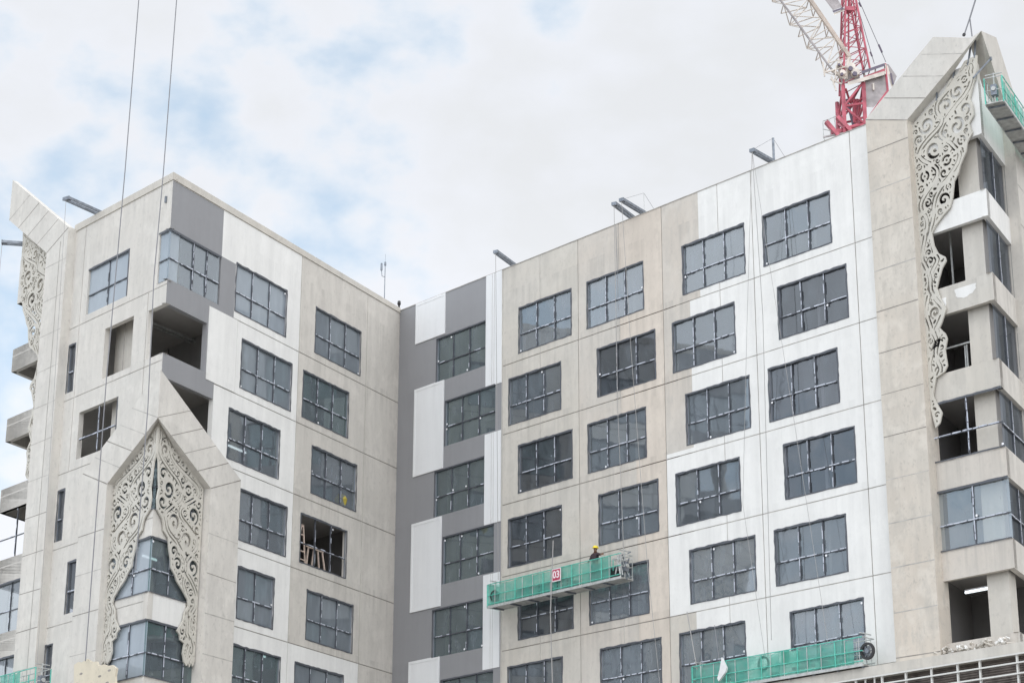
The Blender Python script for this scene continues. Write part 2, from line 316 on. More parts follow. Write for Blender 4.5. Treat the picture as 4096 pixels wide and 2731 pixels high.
def wall(F, srange, zrange, sb, zb, cell, T=0.25):
    """grid wall: cell(s,z) -> (material, depth) or None for an opening"""
    ss = sorted({round(x, 4) for x in list(sb) + list(srange) if srange[0] <= x <= srange[1]})
    zz = sorted({round(x, 4) for x in list(zb) + list(zrange) if zrange[0] <= x <= zrange[1]})
    C = [[cell((a + b) / 2, (c_ + d_) / 2) for c_, d_ in zip(zz[:-1], zz[1:])] for a, b in zip(ss[:-1], ss[1:])]
    mb = MB(); ns, nz = len(ss) - 1, len(zz) - 1
    for i in range(ns):
        j = 0
        while j < nz:
            c0 = C[i][j]
            if c0 is None: j += 1; continue
            k = j
            while k + 1 < nz and C[i][k + 1] == c0: k += 1
            a, b, z0, z1 = ss[i], ss[i + 1], zz[j], zz[k + 1]
            mb.face([F.P(a, z0, c0[1]), F.P(b, z0, c0[1]), F.P(b, z1, c0[1]), F.P(a, z1, c0[1])], c0[0])
            j = k + 1
    def side(a_, b_, p0, p1):
        if a_ == b_: return
        da = a_[1] if a_ else -T; db = b_[1] if b_ else -T
        if abs(da - db) < 1e-5: return
        mt = (a_ if da > db else b_)[0]
        mb.face([F.P(p0[0], p0[1], da), F.P(p1[0], p1[1], da), F.P(p1[0], p1[1], db), F.P(p0[0], p0[1], db)], mt)
    for i in range(ns + 1):
        for j in range(nz):
            a_ = C[i - 1][j] if i > 0 else None; b_ = C[i][j] if i < ns else None
            if (i == 0 or i == ns): continue
            side(a_, b_, (ss[i], zz[j]), (ss[i], zz[j + 1]))
    for i in range(ns):
        for j in range(1, nz):
            side(C[i][j - 1], C[i][j], (ss[i], zz[j]), (ss[i + 1], zz[j]))
        c0 = C[i][nz - 1]
        if c0: mb.face([F.P(ss[i], zz[-1], c0[1]), F.P(ss[i + 1], zz[-1], c0[1]), F.P(ss[i + 1], zz[-1], -T), F.P(ss[i], zz[-1], -T)], c0[0])
    # inner face of the parapet
    mb.face([F.P(ss[0] + .8, 35.9, -T), F.P(ss[-1] - .8, 35.9, -T), F.P(ss[-1] - .8, zz[-1], -T), F.P(ss[0] + .8, zz[-1], -T)], 'concrete')
    return mb
G = 0.022   # half width of a panel joint
def inr(x, r_): return r_[0] < x < r_[1]
def band(v): return [v - G, v + G]

# windows -----------------------------------------------------------
def ribbon(mb, F, horizontal, c_, a0, a1, hw, off, mat, jag=0.5, step=0.22, th=0.012):
    n = max(2, int((a1 - a0) / step)); pts = []
    for i in range(n + 1):
        a_ = a0 + (a1 - a0) * i / n; pts.append((a_, hw * (1 + jag * rnd.uniform(-1, 1)), hw * (1 + jag * rnd.uniform(-1, 1))))
    for p, q in zip(pts[:-1], pts[1:]):
        if horizontal: pl = [(p[0], c_ - p[1]), (q[0], c_ - q[1]), (q[0], c_ + q[2]), (p[0], c_ + p[2])]
        else: pl = [(c_ - p[1], p[0]), (c_ - q[1], q[0]), (c_ + q[2], q[0]), (c_ + p[2], p[0])]
        mb.prism([F.P(x, y, off) for x, y in pl], [F.P(x, y, off - th) for x, y in pl], mat)
def dashes(mb, F, horizontal, c_, a0, a1, hw, off, mat, fill=0.6, seg=(0.15, 0.6)):
    if fill <= 0: return
    a_ = a0 + rnd.uniform(0, 0.2)
    while a_ < a1:
        l_ = rnd.uniform(*seg); b_ = min(a1, a_ + l_)
        if b_ - a_ > 0.05: ribbon(mb, F, horizontal, c_ + rnd.uniform(-0.012, 0.012), a_, b_, hw, off, mat, 0.35, 0.15)
        a_ = b_ + rnd.uniform(0.03, l_ * (1 - fill) / fill)
def window(F, s0, s1, z0, z1, cols=3, split=0.41, gm='glass', jag=0.55, fill=0.5, edges='lrtb', setb=0.06, dots=1, no_glass=(), border=0.036):
    mb = MB(); o = -setb
    for e_ in edges:
        if e_ == 'l': mb.box(F, s0, s0 + 0.05, z0, z1, o - 0.05, o, 'alu'); ribbon(mb, F, False, s0 + 0.02, z0, z1, border, o + 0.075, 'dark_gasket', jag)
        if e_ == 'r': mb.box(F, s1 - 0.05, s1, z0, z1, o - 0.05, o, 'alu'); ribbon(mb, F, False, s1 - 0.02, z0, z1, border, o + 0.075, 'dark_gasket', jag)
        if e_ == 't': mb.box(F, s0 + 0.05, s1 - 0.05, z1 - 0.05, z1, o - 0.05, o, 'alu'); ribbon(mb, F, True, z1 - 0.03, s0, s1, border * 1.15, o + 0.078, 'dark_gasket', jag)
        if e_ == 'b': mb.box(F, s0 + 0.05, s1 - 0.05, z0, z0 + 0.05, o - 0.05, o, 'alu'); ribbon(mb, F, True, z0 + 0.015, s0, s1, border * 0.7, o + 0.078, 'dark_gasket', jag)
    zs = z0 + (z1 - z0) * split
    for i in range(1, cols):
        c_ = s0 + (s1 - s0) * i / cols
        mb.box(F, c_ - 0.022, c_ + 0.022, z0 + 0.05, z1 - 0.05, o - 0.05, o, 'dark_gasket')
        dashes(mb, F, False, c_ - 0.015, z0 + 0.06, z1 - 0.06, 0.022, o + 0.02, 'film', fill)
        dashes(mb, F, False, c_ + 0.02, z0 + 0.06, z1 - 0.06, 0.018, o + 0.03, 'dark_gasket', 0.4)
    if split:
        mb.box(F, s0 + 0.05, s1 - 0.05, zs - 0.022, zs + 0.022, o - 0.048, o + 0.003, 'dark_gasket')
        dashes(mb, F, True, zs + 0.015, s0 + 0.08, s1 - 0.08, 0.024, o + 0.024, 'film', fill)
        dashes(mb, F, True, zs - 0.02, s0 + 0.08, s1 - 0.08, 0.018, o + 0.034, 'dark_gasket', 0.4)
    for _ in range(dots):
        i = rnd.randint(0, cols); c_ = s0 + (s1 - s0) * i / cols + rnd.choice((-1, 1)) * 0.14; c_ = min(max(c_, s0 + 0.13), s1 - 0.13)
        zc = rnd.choice((z1 - 0.2, zs - 0.12, z0 + 0.12, zs + 0.14)); mb.disc(F.P(c_, zc, o + 0.02), Vector((F.n.x, F.n.y, 0)), 0.05, 0.02, 'bead_white', 8)
    wo = mb.link('window', bl)
    gb = MB()
    for i in range(cols):
        a_, b_ = s0 + (s1 - s0) * i / cols, s0 + (s1 - s0) * (i + 1) / cols
        for k, (c_, d_) in enumerate(((z0, zs), (zs, z1)) if split else ((z0, z1),)):
            if (i, k) in no_glass: continue
            t_ = rnd.uniform(-0.006, 0.006); t2 = rnd.uniform(-0.006, 0.006)
            oo = o - 0.04
            gb.face([F.P(a_ + 0.02, c_ + 0.02, oo), F.P(b_ - 0.02, c_ + 0.02, oo + t_), F.P(b_ - 0.02, d_ - 0.02, oo + t_ + t2), F.P(a_ + 0.02, d_ - 0.02, oo + t2)], gm)
    if gb.f: gb.link('glass', wo)
    return wo

# ---- face C (long wing, right) -------------------------------------
HC = []   # openings
for r_ in range(6):
    j = J[5 - r_]; z0, z1 = j + 0.37, j + 2.78; odd = r_ % 2 == 0
    cs = [(9.52, 13.36), (14.42, 18.27), (20.78, 24.62), (25.70, 29.57)] if odd else [(8.79, 12.60), (15.10, 18.96), (20.05, 23.90), (26.40, 30.27)]
    gs = (3.12, 7.0) if odd else (3.84, 7.74)
    if not odd and r_ == 1: gs = (3.87, 7.79)
    HC.append((gs[0], gs[1], z0, z1, 'g', r_))
    for k, (a, b) in enumerate(cs): HC.append((a, b, z0, z1, k, r_))
WL = [(1.40, 3.82, 35.2, 37.45), (1.41, 3.80, 28.0, 32.70), (1.38, 3.76, 20.95, 25.52), (1.36, 3.74, 13.9, 18.47)]
WR = [(7.06, 8.27, 31.5, 37.45), (7.03, 8.24, 24.44, 29.05), (7.0, 8.2, 17.35, 21.95), (7.0, 8.2, 10.2, 14.86)]
sbC = [17.6, 16.2, 20.3, 8.27, 8.36, 21.85, 21.2, 21.1, 1.36, 3.2]; zbC = [28.0, 25.42, 18.07, 16.9]
for v in (8.33, 13.83, 19.5, 25.1, 30.8, 11.1, 16.65, 23.05): sbC += band(v)
for v in J: zbC += band(v)
for h in HC: sbC += h[:2]; zbC += h[2:4]
for h in WL: sbC += [h[0], h[1], h[0] + .14, h[1] - .14]; zbC += [h[2], h[3], h[2] + .14, h[3] - .14]
for h in WR: sbC += [h[0], h[1], 7.52, 7.56, 7.68, 7.72]; zbC += h[2:4]
def cellC(s, z):
    for a, b, c_, d_, *_ in HC:
        if a < s < b and c_ < z < d_: return None
    if s < 8.27:
        for a, b, c_, d_ in WL:
            if a < s < b and c_ < z < d_:
                return ('white_panel', 0.035 if (a + .14 < s < b - .14 and c_ + .14 < z < d_ - .14) else 0.05)
        for a, b, c_, d_ in WR:
            if a < s < b and c_ < z < d_:
                if inr(s, (7.52, 7.56)) or inr(s, (7.68, 7.72)): return ('joint_light', 0.01)
                return ('white_panel', 0.03)
        return ('grey_paint', 0.0)
    for v in (8.33, 13.83, 19.5, 25.1, 30.8, 11.1, 16.65, 23.05):
        if abs(s - v) < G: return ('joint', -0.02) if v in (13.83, 25.1, 30.8, 19.5) else ('joint_light', -0.015)
    for v in J:
        if abs(z - v) < G and 16.2 < s < 20.3 and v > 20: return ('crack', -0.02)
        if abs(z - v) < G and s > 8.4: return ('joint_light' if s > 21 else 'joint', -0.02)
    if s < 13.83: return ('concrete', 0.0)
    if s < 16.65 or (s < 17.6 and z < 28): return ('concrete_warm', 0.0)
    if s < 19.5: return ('concrete_peach', 0.0)
    if s < 25.1:
        if z > 25.42 and (s < 21.2 or (s < 21.85 and z > 32.4)): return ('concrete_warm', 0.0)
        if 14.5 < z < 18.07 and s < 21.1: return ('concrete', 0.0)
    return ('white_paint', 0.0)
wall(FC, (0, 34.2), (-1.6, TOP), sbC, zbC, cellC).link('wall', bl)
pale_rows = {}
for a, b, c_, d_, k, r_ in HC:
    if k == 'g': window(FC, a, b, c_, d_, 3, 0.42, 'glass_green', 0.2, 0.12, 'lt', dots=3, border=0.03)
    else:
        gm = {0: 'LLLG', 1: 'GDGD', 2: 'DGGD', 3: 'DGGD', 4: 'DLLG', 5: 'GLLL'}[r_][k]  # lighter and darker glass stands in for what each pane reflects
        window(FC, a, b, c_, d_, 3, 0.41, {'L': 'glass_light', 'G': 'glass', 'D': 'glass_dark'}[gm], fill=0.6)
cpm = MB(); cpm.box(FC, 0.05, 31.9, TOP, TOP + 0.03, -0.3, 0.03, 'joint_light'); cpm.link('coping', bl)

# ---- face B (left wing, facing right) ------------------------------
HB = []
b1 = [(10.69, 15.0), (10.03, 14.29), (10.82, 15.06), (9.98, 14.2), (10.79, 13.75), (10.05, 14.2)]
b2 = [(3.82, 8.13), (4.82, 9.05), (3.87, 8.05), (4.62, 8.80), (3.86, 8.05), (4.57, 8.85)]
for r_ in range(6):
    j = J[5 - r_]; HB.append((b1[r_][0], b1[r_][1], j + 0.37, j + 2.78, 'a', r_)); HB.append((b2[r_][0], b2[r_][1], j + 0.37, j + 2.78, 'b', r_))
OB = [(16.22, 20.3, 32.58, 34.98), (17.05, 20.3, 29.1, 31.43), (16.28, 20.3, 25.57, 28.02), (16.0, 20.3, 22.02, 24.42), (16.0, 20.3, 18.44, 20.84), (16.0, 20.3, 14.87, 17.27)]
sbB = [9.5, 16.2, 15.03, 16.95, 14.7, 16.3]; zbB = [35.0, 32.3, 32.6, 31.43, 28.8, 28.0, 37.3]
for v in (3.25, 9.5, 14.7): sbB += band(v)
for v in J: zbB += band(v)
for h in HB + OB: sbB += h[:2]; zbB += h[2:4]
def cellB(s, z):
    for a, b, c_, d_, *_ in HB + OB:
        if a < s < b and c_ < z < d_: return None
    if z > 37.3: return ('concrete', 0.0)
    if s > 16.2 and z > 34.9: return ('grey_paint', 0.0)
    if s > 15.03 and 32.3 < z < 35.0: return ('grey_paint', 0.0)
    if s > 16.95 and z > 28.0: return ('grey_paint', 0.0)
    if s > 16.3 and 25 < z < 28.8: return ('grey_paint', 0.0)
    for v in (3.25, 9.5):
        if abs(s - v) < G and (v == 3.25 or z < 37.3): return ('joint_light', -0.02)
    if abs(s - 14.7) < G and 28.8 < z < 32.3: return ('joint_light', -0.02)
    for v in J:
        if abs(z - v) < G and s < 16.3: return ('joint', -0.02)
    if 28.78 < z < 32.3 and 16.1 < s < 17: return ('white_paint', 0.025)
    if s > 16.3: return ('concrete_frame', 0.0)
    if s > 9.5: return ('white_paint', 0.0) if s < 14.7 or z > 32.3 or z < 28.7 else ('white_paint', 0.025)
    if z < 18.07 and s > 3.25: return ('white_paint', 0.0)
    return ('concrete_cool', 0.0)
wall(FB, (0, 20.18), (-1.6, 37.4), sbB, zbB, cellB).link('wall', bl)
for a, b, c_, d_, k, r_ in HB:
    if (k, r_) == ('b', 3): window(FB, a, b, c_, d_, 3, 0.41, 'glass_clear', no_glass=[(i, q) for i in range(3) for q in range(2)])
    elif (k, r_) == ('a', 4): window(FB, a, b, c_, d_, 2, 0.41, 'glass_mid', border=0.04)
    else: window(FB, a, b, c_, d_, 3, 0.41, {('a', 0): 'glass_painted_sheen', ('a', 1): 'glass_mid', ('b', 0): 'glass_mid', ('a', 2): 'glass', ('b', 5): 'glass_mid', ('b', 2): 'glass_clear', ('b', 4): 'glass_mid', ('b', 1): 'glass_green', ('a', 5): 'glass_green'}.get((k, r_), 'glass_clear'), dots=1)
cb = MB(); cb.prism([FB.P(0, 37.33, 0.05), FB.P(20.18 + .07, 37.33, 0.05), FB.P(20.18 + .07, 37.68, 0.05), FB.P(0, 37.6, 0.05)], [FB.P(0, 37.33, -0.3), FB.P(20.18 - .43, 37.33, -0.3), FB.P(20.18 - .43, 37.68, -0.3), FB.P(0, 37.6, -0.3)], 'concrete')
cb.prism([FA.P(-.07, 37.33, 0.05), FA.P(8.6, 37.33, 0.05), FA.P(8.6, 37.68, 0.05), FA.P(-.07, 37.68, 0.05)], [FA.P(.44, 37.33, -0.3), FA.P(8.6, 37.33, -0.3), FA.P(8.6, 37.68, -0.3), FA.P(.44, 37.68, -0.3)], 'concrete')
cb.link('coping', bl)

# ---- face A (end of the left wing) ---------------------------------
HA = [(3.40, 7.02, 32.67, 34.97), (2.65, 5.12, 29.08, 31.51), (3.55, 6.95, 25.65, 27.90), (7.72, 8.36, 29.13, 31.51), (7.72, 8.36, 22.02, 24.44), (6.10, 6.98, 18.49, 20.88), (7.80, 8.46, 14.87, 17.31)]
OA = [(-.1, 0.85, 32.5, 35.0), (-.1, 1.42, 29.1, 31.41), (-.1, 4.3, 22.02, 24.42), (-.1, 4.3, 18.44, 20.84), (-.1, 4.3, 14.87, 17.27)]
OL = [(10.2, 14.0, j + 0.37, j + 2.77) for j in J] 
sbA = []; zbA = [26.0]
for v in (7.55, 1.52): sbA += band(v)
for v in J: zbA += band(v)
for h in HA + OA + OL: sbA += h[:2]; zbA += h[2:4]
def cellA(s, z):
    for a, b, c_, d_, *_ in HA + OA + OL:
        if a < s < b and c_ < z < d_: return None
    if abs(s - 7.55) < G and z > 25.2: return ('joint_light', -0.02)
    if abs(s - 1.52) < G and 26 < z < 32.2: return ('joint', -0.02)
    for v in J:
        if abs(z - v) < G: return ('joint_light', -0.02)
    return ('concrete_frame', 0.0)
wall(FA, (0, 13.9), (-1.6, 37.4), sbA, zbA, cellA).link('wall', bl)
window(FA, 3.40, 7.02, 32.67, 34.97, 2, 0.42, 'glass_pale', 0.3, 0.0, 'lt', dots=0, border=0.04)
window(FA, 3.55, 6.95, 25.65, 27.90, 2, 0.42, 'glass_dark', 0.4, 0.8, 'l', dots=0, no_glass=[(0, 0), (0, 1), (1, 0), (1, 1)])
for h in HA[3:]: window(FA, *h, 1, 0.42, 'glass_dark', 0.6, 0.8, 'lrt', dots=0, border=0.035)
# corner windows round the middle corner
window(FA, 0.0, 0.85, 32.55, 34.95, 1, 0.42, 'glass_pale', 0.1, 0.0, 't', dots=0, setb=0.02)
window(FKB, 0.0, 0.82, 32.6, 34.95, 1, 0.42, 'glass_pale', 0.1, 0.5, 't', dots=0, setb=0.02)
window(FKB, 0.82, 3.92, 32.6, 34.95, 3, 0.42, 'glass_light', 0.1, 0.5, 't', dots=0, setb=0.02)
for z0 in (22.02, 18.44, 14.87):
    window(FA, 0.0, 4.2, z0, z0 + 2.4, 3, 0.42, 'glass_pale' if z0 < 20 else 'glass', 0.3, 0.6, 'tb', dots=1, setb=0.03)
    window(FKB, 0.0, 4.15, z0, z0 + 2.4, 3, 0.42, 'glass_green', 0.3, 0.6, 'tb', dots=1, setb=0.03)

# ---- far faces ------------------------------------------------------
sbE = [3.6]; zbE = []
for j in J: zbE += [j + 0.37, j + 2.77]
def cellE(s, z):
    if s < 9.0 and any(j + 0.37 < z < j + 2.77 for j in J) and not 3.6 < s < 5.4: return None
    return ('concrete_frame', 0.0)
wall(FE, (0, 34.18), (-1.6, 37.4), sbE + [5.4, 9.0], zbE, cellE).link('wall', bl)
FBK = Fr(SK(-13.9, 14, 0).xy, dC, -nC)
wall(FBK, (0, 51.42), (-1.6, TOP), [], [], lambda s, z: ('concrete', 0.0)).link('wall', bl)
def cellD(s, z):
    if s < 3.75 and z < 35.05 and z > 14.8 and any(j + 0.37 < z < j + 2.77 for j in J): return None
    if s < 3.75 and (31.4 < z < 32.8 or z > 35): return ('white_paint', 0.0)
    return ('concrete_cool', 0.0)
wall(FD, (0, 14), (-1.6, TOP), [3.75], zbE + [31.4, 32.8, 35.05], cellD).link('wall', bl)

# ---- corner spandrels at the right tower (face parallel to C) --------
def spandrel(F1, F2, l1, l2, z0, z1, m1, m2, th=0.22, k1=1.45, name='spandrel'):
    mb = MB()
    for F, l_, mt in ((F1, l1, m1), (F2, l2, m2)):
        a = th * k1
        f = [F.P(0, z0, 0), F.P(l_, z0, 0), F.P(l_, z1, 0), F.P(0, z1, 0)]
        b = [F.P(a, z0, -th), F.P(l_, z0, -th), F.P(l_, z1, -th), F.P(a, z1, -th)]
        mb.prism(f, b, mt)
    return mb.link(name, bl)
for i, j in enumerate(J):
    mt = 'white_paint' if i == 5 else 'concrete_warm' if i in (1, 2) else 'concrete'
    so_ = spandrel(FKD, Fr(KD + dB * 0, -dB, nB), 3.6, 0.4, j - 0.78, j + 0.37, mt, 'white_paint' if i == 5 else 'concrete_cool')
spandrel(FKD, FD, 3.6, 0.4, 35.09, 38.3, 'white_paint', 'concrete_cool')
# white primer patches on the second spandrel down
pm = MB()
def blob(mb, F, cs, cz, rs, rz, off, mat, n=22, flat_top=True, sd_=3):
    q = random.Random(sd_); pts = []
    for i in range(n):
        t_ = 2 * math.pi * i / n; k = 1 + q.uniform(-.12, .12)
        z = cz + rz * math.sin(t_) * k
        if flat_top: z = min(z, cz + rz * 0.35)
        pts.append((cs + rs * math.cos(t_) * k, z))
    mb.prism([F.P(x, y, off) for x, y in pts], [F.P(x, y, 0.001) for x, y in pts], mat)
blob(pm, FKD, 1.35, 28.78, 0.52, 0.33, 0.008, 'white_paint'); pm.link('paint_patch', bl); pm = MB(); blob(pm, FKD, 2.45, 28.55, 0.17, 0.4, 0.008, 'white_paint', sd_=5)
pm.link('paint_patch', bl)
# glazing and columns of the right tower
for i, j in enumerate(J):
    z0, z1 = j + 0.37, j + 2.77
    if i in (1, 2):
        window(FKD, 0.0, 3.4, z0, z1, 2, 0.42, 'glass_seen', 0.4, 0.85, 'tb', dots=1, setb=0.03, no_glass=() if i == 1 else [(0, 0), (0, 1), (1, 0), (1, 1)])
    if i >= 1:
        window(FD, 0.25, 3.6, z0, z1, 2, 0.42 if i < 3 else 0, 'glass_dark', 0.2, 0.9, 'r', dots=0, setb=0.12)
def column(K, da, db, w_, inset, z0, z1, mt='concrete'):
    c0 = K + (da + db) * inset
    q = [c0, c0 + da * w_, c0 + da * w_ + db * w_, c0 + db * w_]
    mb = MB(); mb.hexa([(p.x, p.y, z0) for p in q] + [(p.x, p.y, z1) for p in q], mt); return mb.link('column', bl)
for j in J:
    column(KD, -dC, -dB, 1.0, 0.42, j + 0.01, j + 3.3)
    if j > 32: column(KB, -dC, -dB, 0.75, 0.30, j + 0.01, j + 3.3, 'white_paint')
# middle corner painted spandrel returns
mp_ = MB(); mp_.box(FKB, 0.35, 2.6, 17.3, 18.42, 0.001, 0.006, 'white_paint'); mp_.link('paint_patch', bl); mp_ = MB(); mp_.box(FA, -.0, 0.35, 17.3, 18.42, 0.001, 0.006, 'concrete_cool'); mp_.link('paint_patch', bl)

# ---- floors, partitions, columns --------------------------------------
for j in J + [35.87]:
    mb = MB(); q = 0.28
    pts = [(-q, q), (37.52 - q, q), (37.52 - q, 14 - q), (-13.9 + q, 14 - q), (-13.9 + q, -20.18 + q), (-q, -20.18 + q)]
    mb.prism([SK(a, b, j) for a, b in pts], [SK(a, b, j - 0.25) for a, b in pts], 'inner_concrete'); mb.link('floor_slab', bl)
mb = MB()
def part_wall(a0, b0, a1, b1, t_=0.15, mt='partition_dark', z0=14.0, z1=35.6):
    d = Vector((a1 - a0, b1 - b0)).normalized(); n_ = Vector((-d.y, d.x)) * t_ / 2
    q = [(a0 + n_.x, b0 + n_.y), (a1 + n_.x, b1 + n_.y), (a1 - n_.x, b1 - n_.y), (a0 - n_.x, b0 - n_.y)]
    mb.hexa([SK(a, b, z0) for a, b in q] + [SK(a, b, z1) for a, b in q], mt)
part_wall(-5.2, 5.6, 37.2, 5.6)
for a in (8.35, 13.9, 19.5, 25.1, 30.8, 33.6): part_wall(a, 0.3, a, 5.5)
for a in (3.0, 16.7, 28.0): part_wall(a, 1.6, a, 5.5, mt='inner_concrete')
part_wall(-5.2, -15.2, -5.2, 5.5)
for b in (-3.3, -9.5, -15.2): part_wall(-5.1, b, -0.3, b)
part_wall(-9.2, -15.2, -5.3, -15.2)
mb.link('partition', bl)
# pale return walls just inside the end-wall openings
mb = MB(); mb.box(FA, 3.2, 5.55, 28.8, 32.05, -1.0, -0.85, 'concrete'); mb.box(FA, 4.75, 4.8, 28.8, 31.9, -0.849, -0.82, 'joint_light'); mb.box(FA, 3.7, 3.75, 28.8, 31.9, -0.849, -0.82, 'joint_light')
mb.box(FA, 4.0, 5.3, 25.3, 28.45, -0.9, -0.75, 'concrete'); mb.box(FA, 0.9, 2.6, 32.4, 35.4, -0.9, -0.75, 'inner_pale')
mb.box(FA, 3.5, 7.8, 32.4, 35.4, -0.75, -0.6, 'white_panel')  # white board added behind the end window to make its panes pale
mb.link('return_wall_and_backing', bl)
def tube_lamp(F, s, z, off, l_=1.2):
    mb = MB(); mb.tube(F.P(s, z, off), F.P(s + l_, z, off), 0.045, 'tube_light'); mb.box(F, s, s + l_, z + 0.05, z + 0.1, off - 0.05, off + 0.05, 'bead_white'); return mb.link('tube_lamp', bl)
tube_lamp(FB, 10.45, 27.25, -2.2, 1.5); tube_lamp(FB, 13.2, 24.6, -1.8, 1.0); tube_lamp(FKD, 1.55, 16.95, -1.0, 1.5); tube_lamp(FB, 8.4, 17.6, -1.6, 0.7); tube_lamp(FKB, 0.6, 20.2, -0.9, 1.0)

# ---- gable frames -----------------------------------------------------
def half_frame(mb, F, foldk, zb, wi, wo, zso, zao, zai, zsi, oF=0.45, oB=-0.3, cut=None, mat='concrete_frame', joints=True, slope_mat=None, fold0=0.0, zj=None, oBs=None):
    """one leg and its slope; s is the distance from the corner; fold at s = fold0 - foldk*off"""
    fs = lambda o: fold0 - foldk * o
    top = [('f', zao)] if cut is None else [(cut[0][0], cut[0][1]), (cut[1][0], cut[1][1])]
    poly_leg = [(wi, zb), (wo, zb), (wo, zso), (wi, zsi)]
    poly_sl = [(wi, zsi), (wo, zso)] + top + [('f', zai)]
    for poly, mt in ((poly_leg, mat), (poly_sl, slope_mat or mat)):
        ob = oB if (poly is poly_leg or oBs is None) else oBs
        f = [F.P(fs(oF) if x == 'f' else x, z, oF) for x, z in poly]; b = [F.P(fs(ob) if x == 'f' else x, z, ob) for x, z in poly]
        n = len(f); mb.face(f, mt); mb.face(b[::-1], mt)
        for i in range(n):
            j2 = (i + 1) % n
            if poly is poly_leg and i == 2 and oBs is None: continue
            if poly is poly_sl and i == 0: continue
            mb.face([f[i], f[j2], b[j2], b[i]], mt)
    if joints:
        o = oF + 0.004
        def line(p, q, w_=0.022, mt='joint'):
            d = Vector((q[0] - p[0], q[1] - p[1])).normalized(); n_ = Vector((-d.y, d.x)) * w_
            pl = [(p[0] - n_.x, p[1] - n_.y), (q[0] - n_.x, q[1] - n_.y), (q[0] + n_.x, q[1] + n_.y), (p[0] + n_.x, p[1] + n_.y)]
            mb.prism([F.P(x, z, o) for x, z in pl], [F.P(x, z, o - 0.01) for x, z in pl], mt)
        z = zj if zj else 32.35
        zs_ = [z - 1.78 * k for k in range(-3, 12)]
        for z in zs_:
            if zb < z < zsi - 0.4:
                line((wi + 0.01, z), (wo - 0.01, z + rnd.uniform(-.02, .02)), rnd.uniform(.012, .024), rnd.choice(('joint', 'joint_light')))
        # slope joints, square to the slope
        P0 = Vector((wi, zsi)); P1 = Vector((fs(oF), zai)); Q0 = Vector((wo, zso)); sl = (P1 - P0); ln = sl.length; sl.normalize()
        nr = Vector((wo - wi, zso - zsi)).normalized()   # parallel to the joint at the knee
        line((wi + .01, zsi), (wo - .01, zso - .02), 0.024)
        qd = (Vector((fs(oF), zao)) - Q0)
        for kk in (1, 2, 3, 4):
            k = ln * kk / 4 - 0.001
            p = P0 + sl * k
            # intersect p + nr*t with outer edge line
            den = nr.x * qd.y - nr.y * qd.x; t_ = ((Q0.x - p.x) * qd.y - (Q0.y - p.y) * qd.x) / den
            q = p + nr * (t_ - 0.02)
            if q.x > fs(oF) + 0.03 and (cut is None or q.x > cut[0][0]): line(p, q, rnd.uniform(.012, .022), rnd.choice(('joint', 'joint_light')))
            elif cut is None: 
                t2 = (fs(oF) + 0.02 - p.x) / nr.x if nr.x else 0
                if t2 > 0.2: line(p, p + nr * t2, .016)
# middle gable
ZM = dict(zso=24.62, zao=28.05, zai=25.88, zsi=23.7)
mb = MB(); half_frame(mb, FA, 1.45, 12.0, 3.25, 5.44, mat='concrete_frame', **ZM); half_frame(mb, FKB, 1.45, 10.0, 3.44, 5.7, mat='precast', zj=32.35, **ZM)
mb.link('gable_frame', bl)
# right tower gable
ZR = dict(zso=37.44, zao=41.2, zai=39.27, zsi=36.68)
mb = MB(); half_frame(mb, FKD, 1.45, 14.2, 3.31, 5.45, cut=((1.72, 39.9), (-.14, 39.15)), zj=32.33, mat='concrete_stain', slope_mat='concrete_frame', **ZR)
half_frame(mb, FD, 1.45, 14.2, 3.55, 5.7, cut=((3.67, 38.94), (1.88, 40.12)), mat='concrete_cool', **ZR)
mb.link('gable_frame', bl)
# left horn gable
ZH = dict(zso=37.45, zao=41.85, zai=39.66, zsi=36.69)
mb = MB(); half_frame(mb, FKL, 0.0, -1.6, 3.45, 5.42, fold0=-0.72, zj=34.1, oBs=0.17, **ZH)
def lineH(s_, z0, z1):
    mb.box(FKL, s_ - .018, s_ + .018, z0, z1, 0.445, 0.455, 'joint')
lineH(4.75, 15, 36.9)
half_frame(mb, Fr(KL - dC * 0.70, -dB, -nB), 0.0, -1.6, 3.45, 5.42, fold0=0.35, oF=0.0, oB=-0.3, joints=False, zso=37.0, zao=41.0, zai=39.4, zsi=36.69)
mb.link('gable_frame', bl)
# spandrels of the far left corner
for j in J:
    spandrel(FKL, Fr(KL, -dB, -nB), 3.8, 3.8, j - 0.78, j + 0.37, 'concrete_frame', 'concrete_frame', k1=0.69)
for j in (18.07, 14.5):
    window(FKL, 0.05, 3.4, j + 0.37, j + 2.77, 2, 0.42, 'glass_clear', 0.2, 0.2, 'lt', dots=0)
window(FKL, 0.05, 3.4, 21.65 + 0.37, 21.65 + 2.77, 2, 0.42, 'glass_clear', 0.2, 0.2, '', dots=0, no_glass=[(0, 0), (1, 0), (0, 1), (1, 1)])

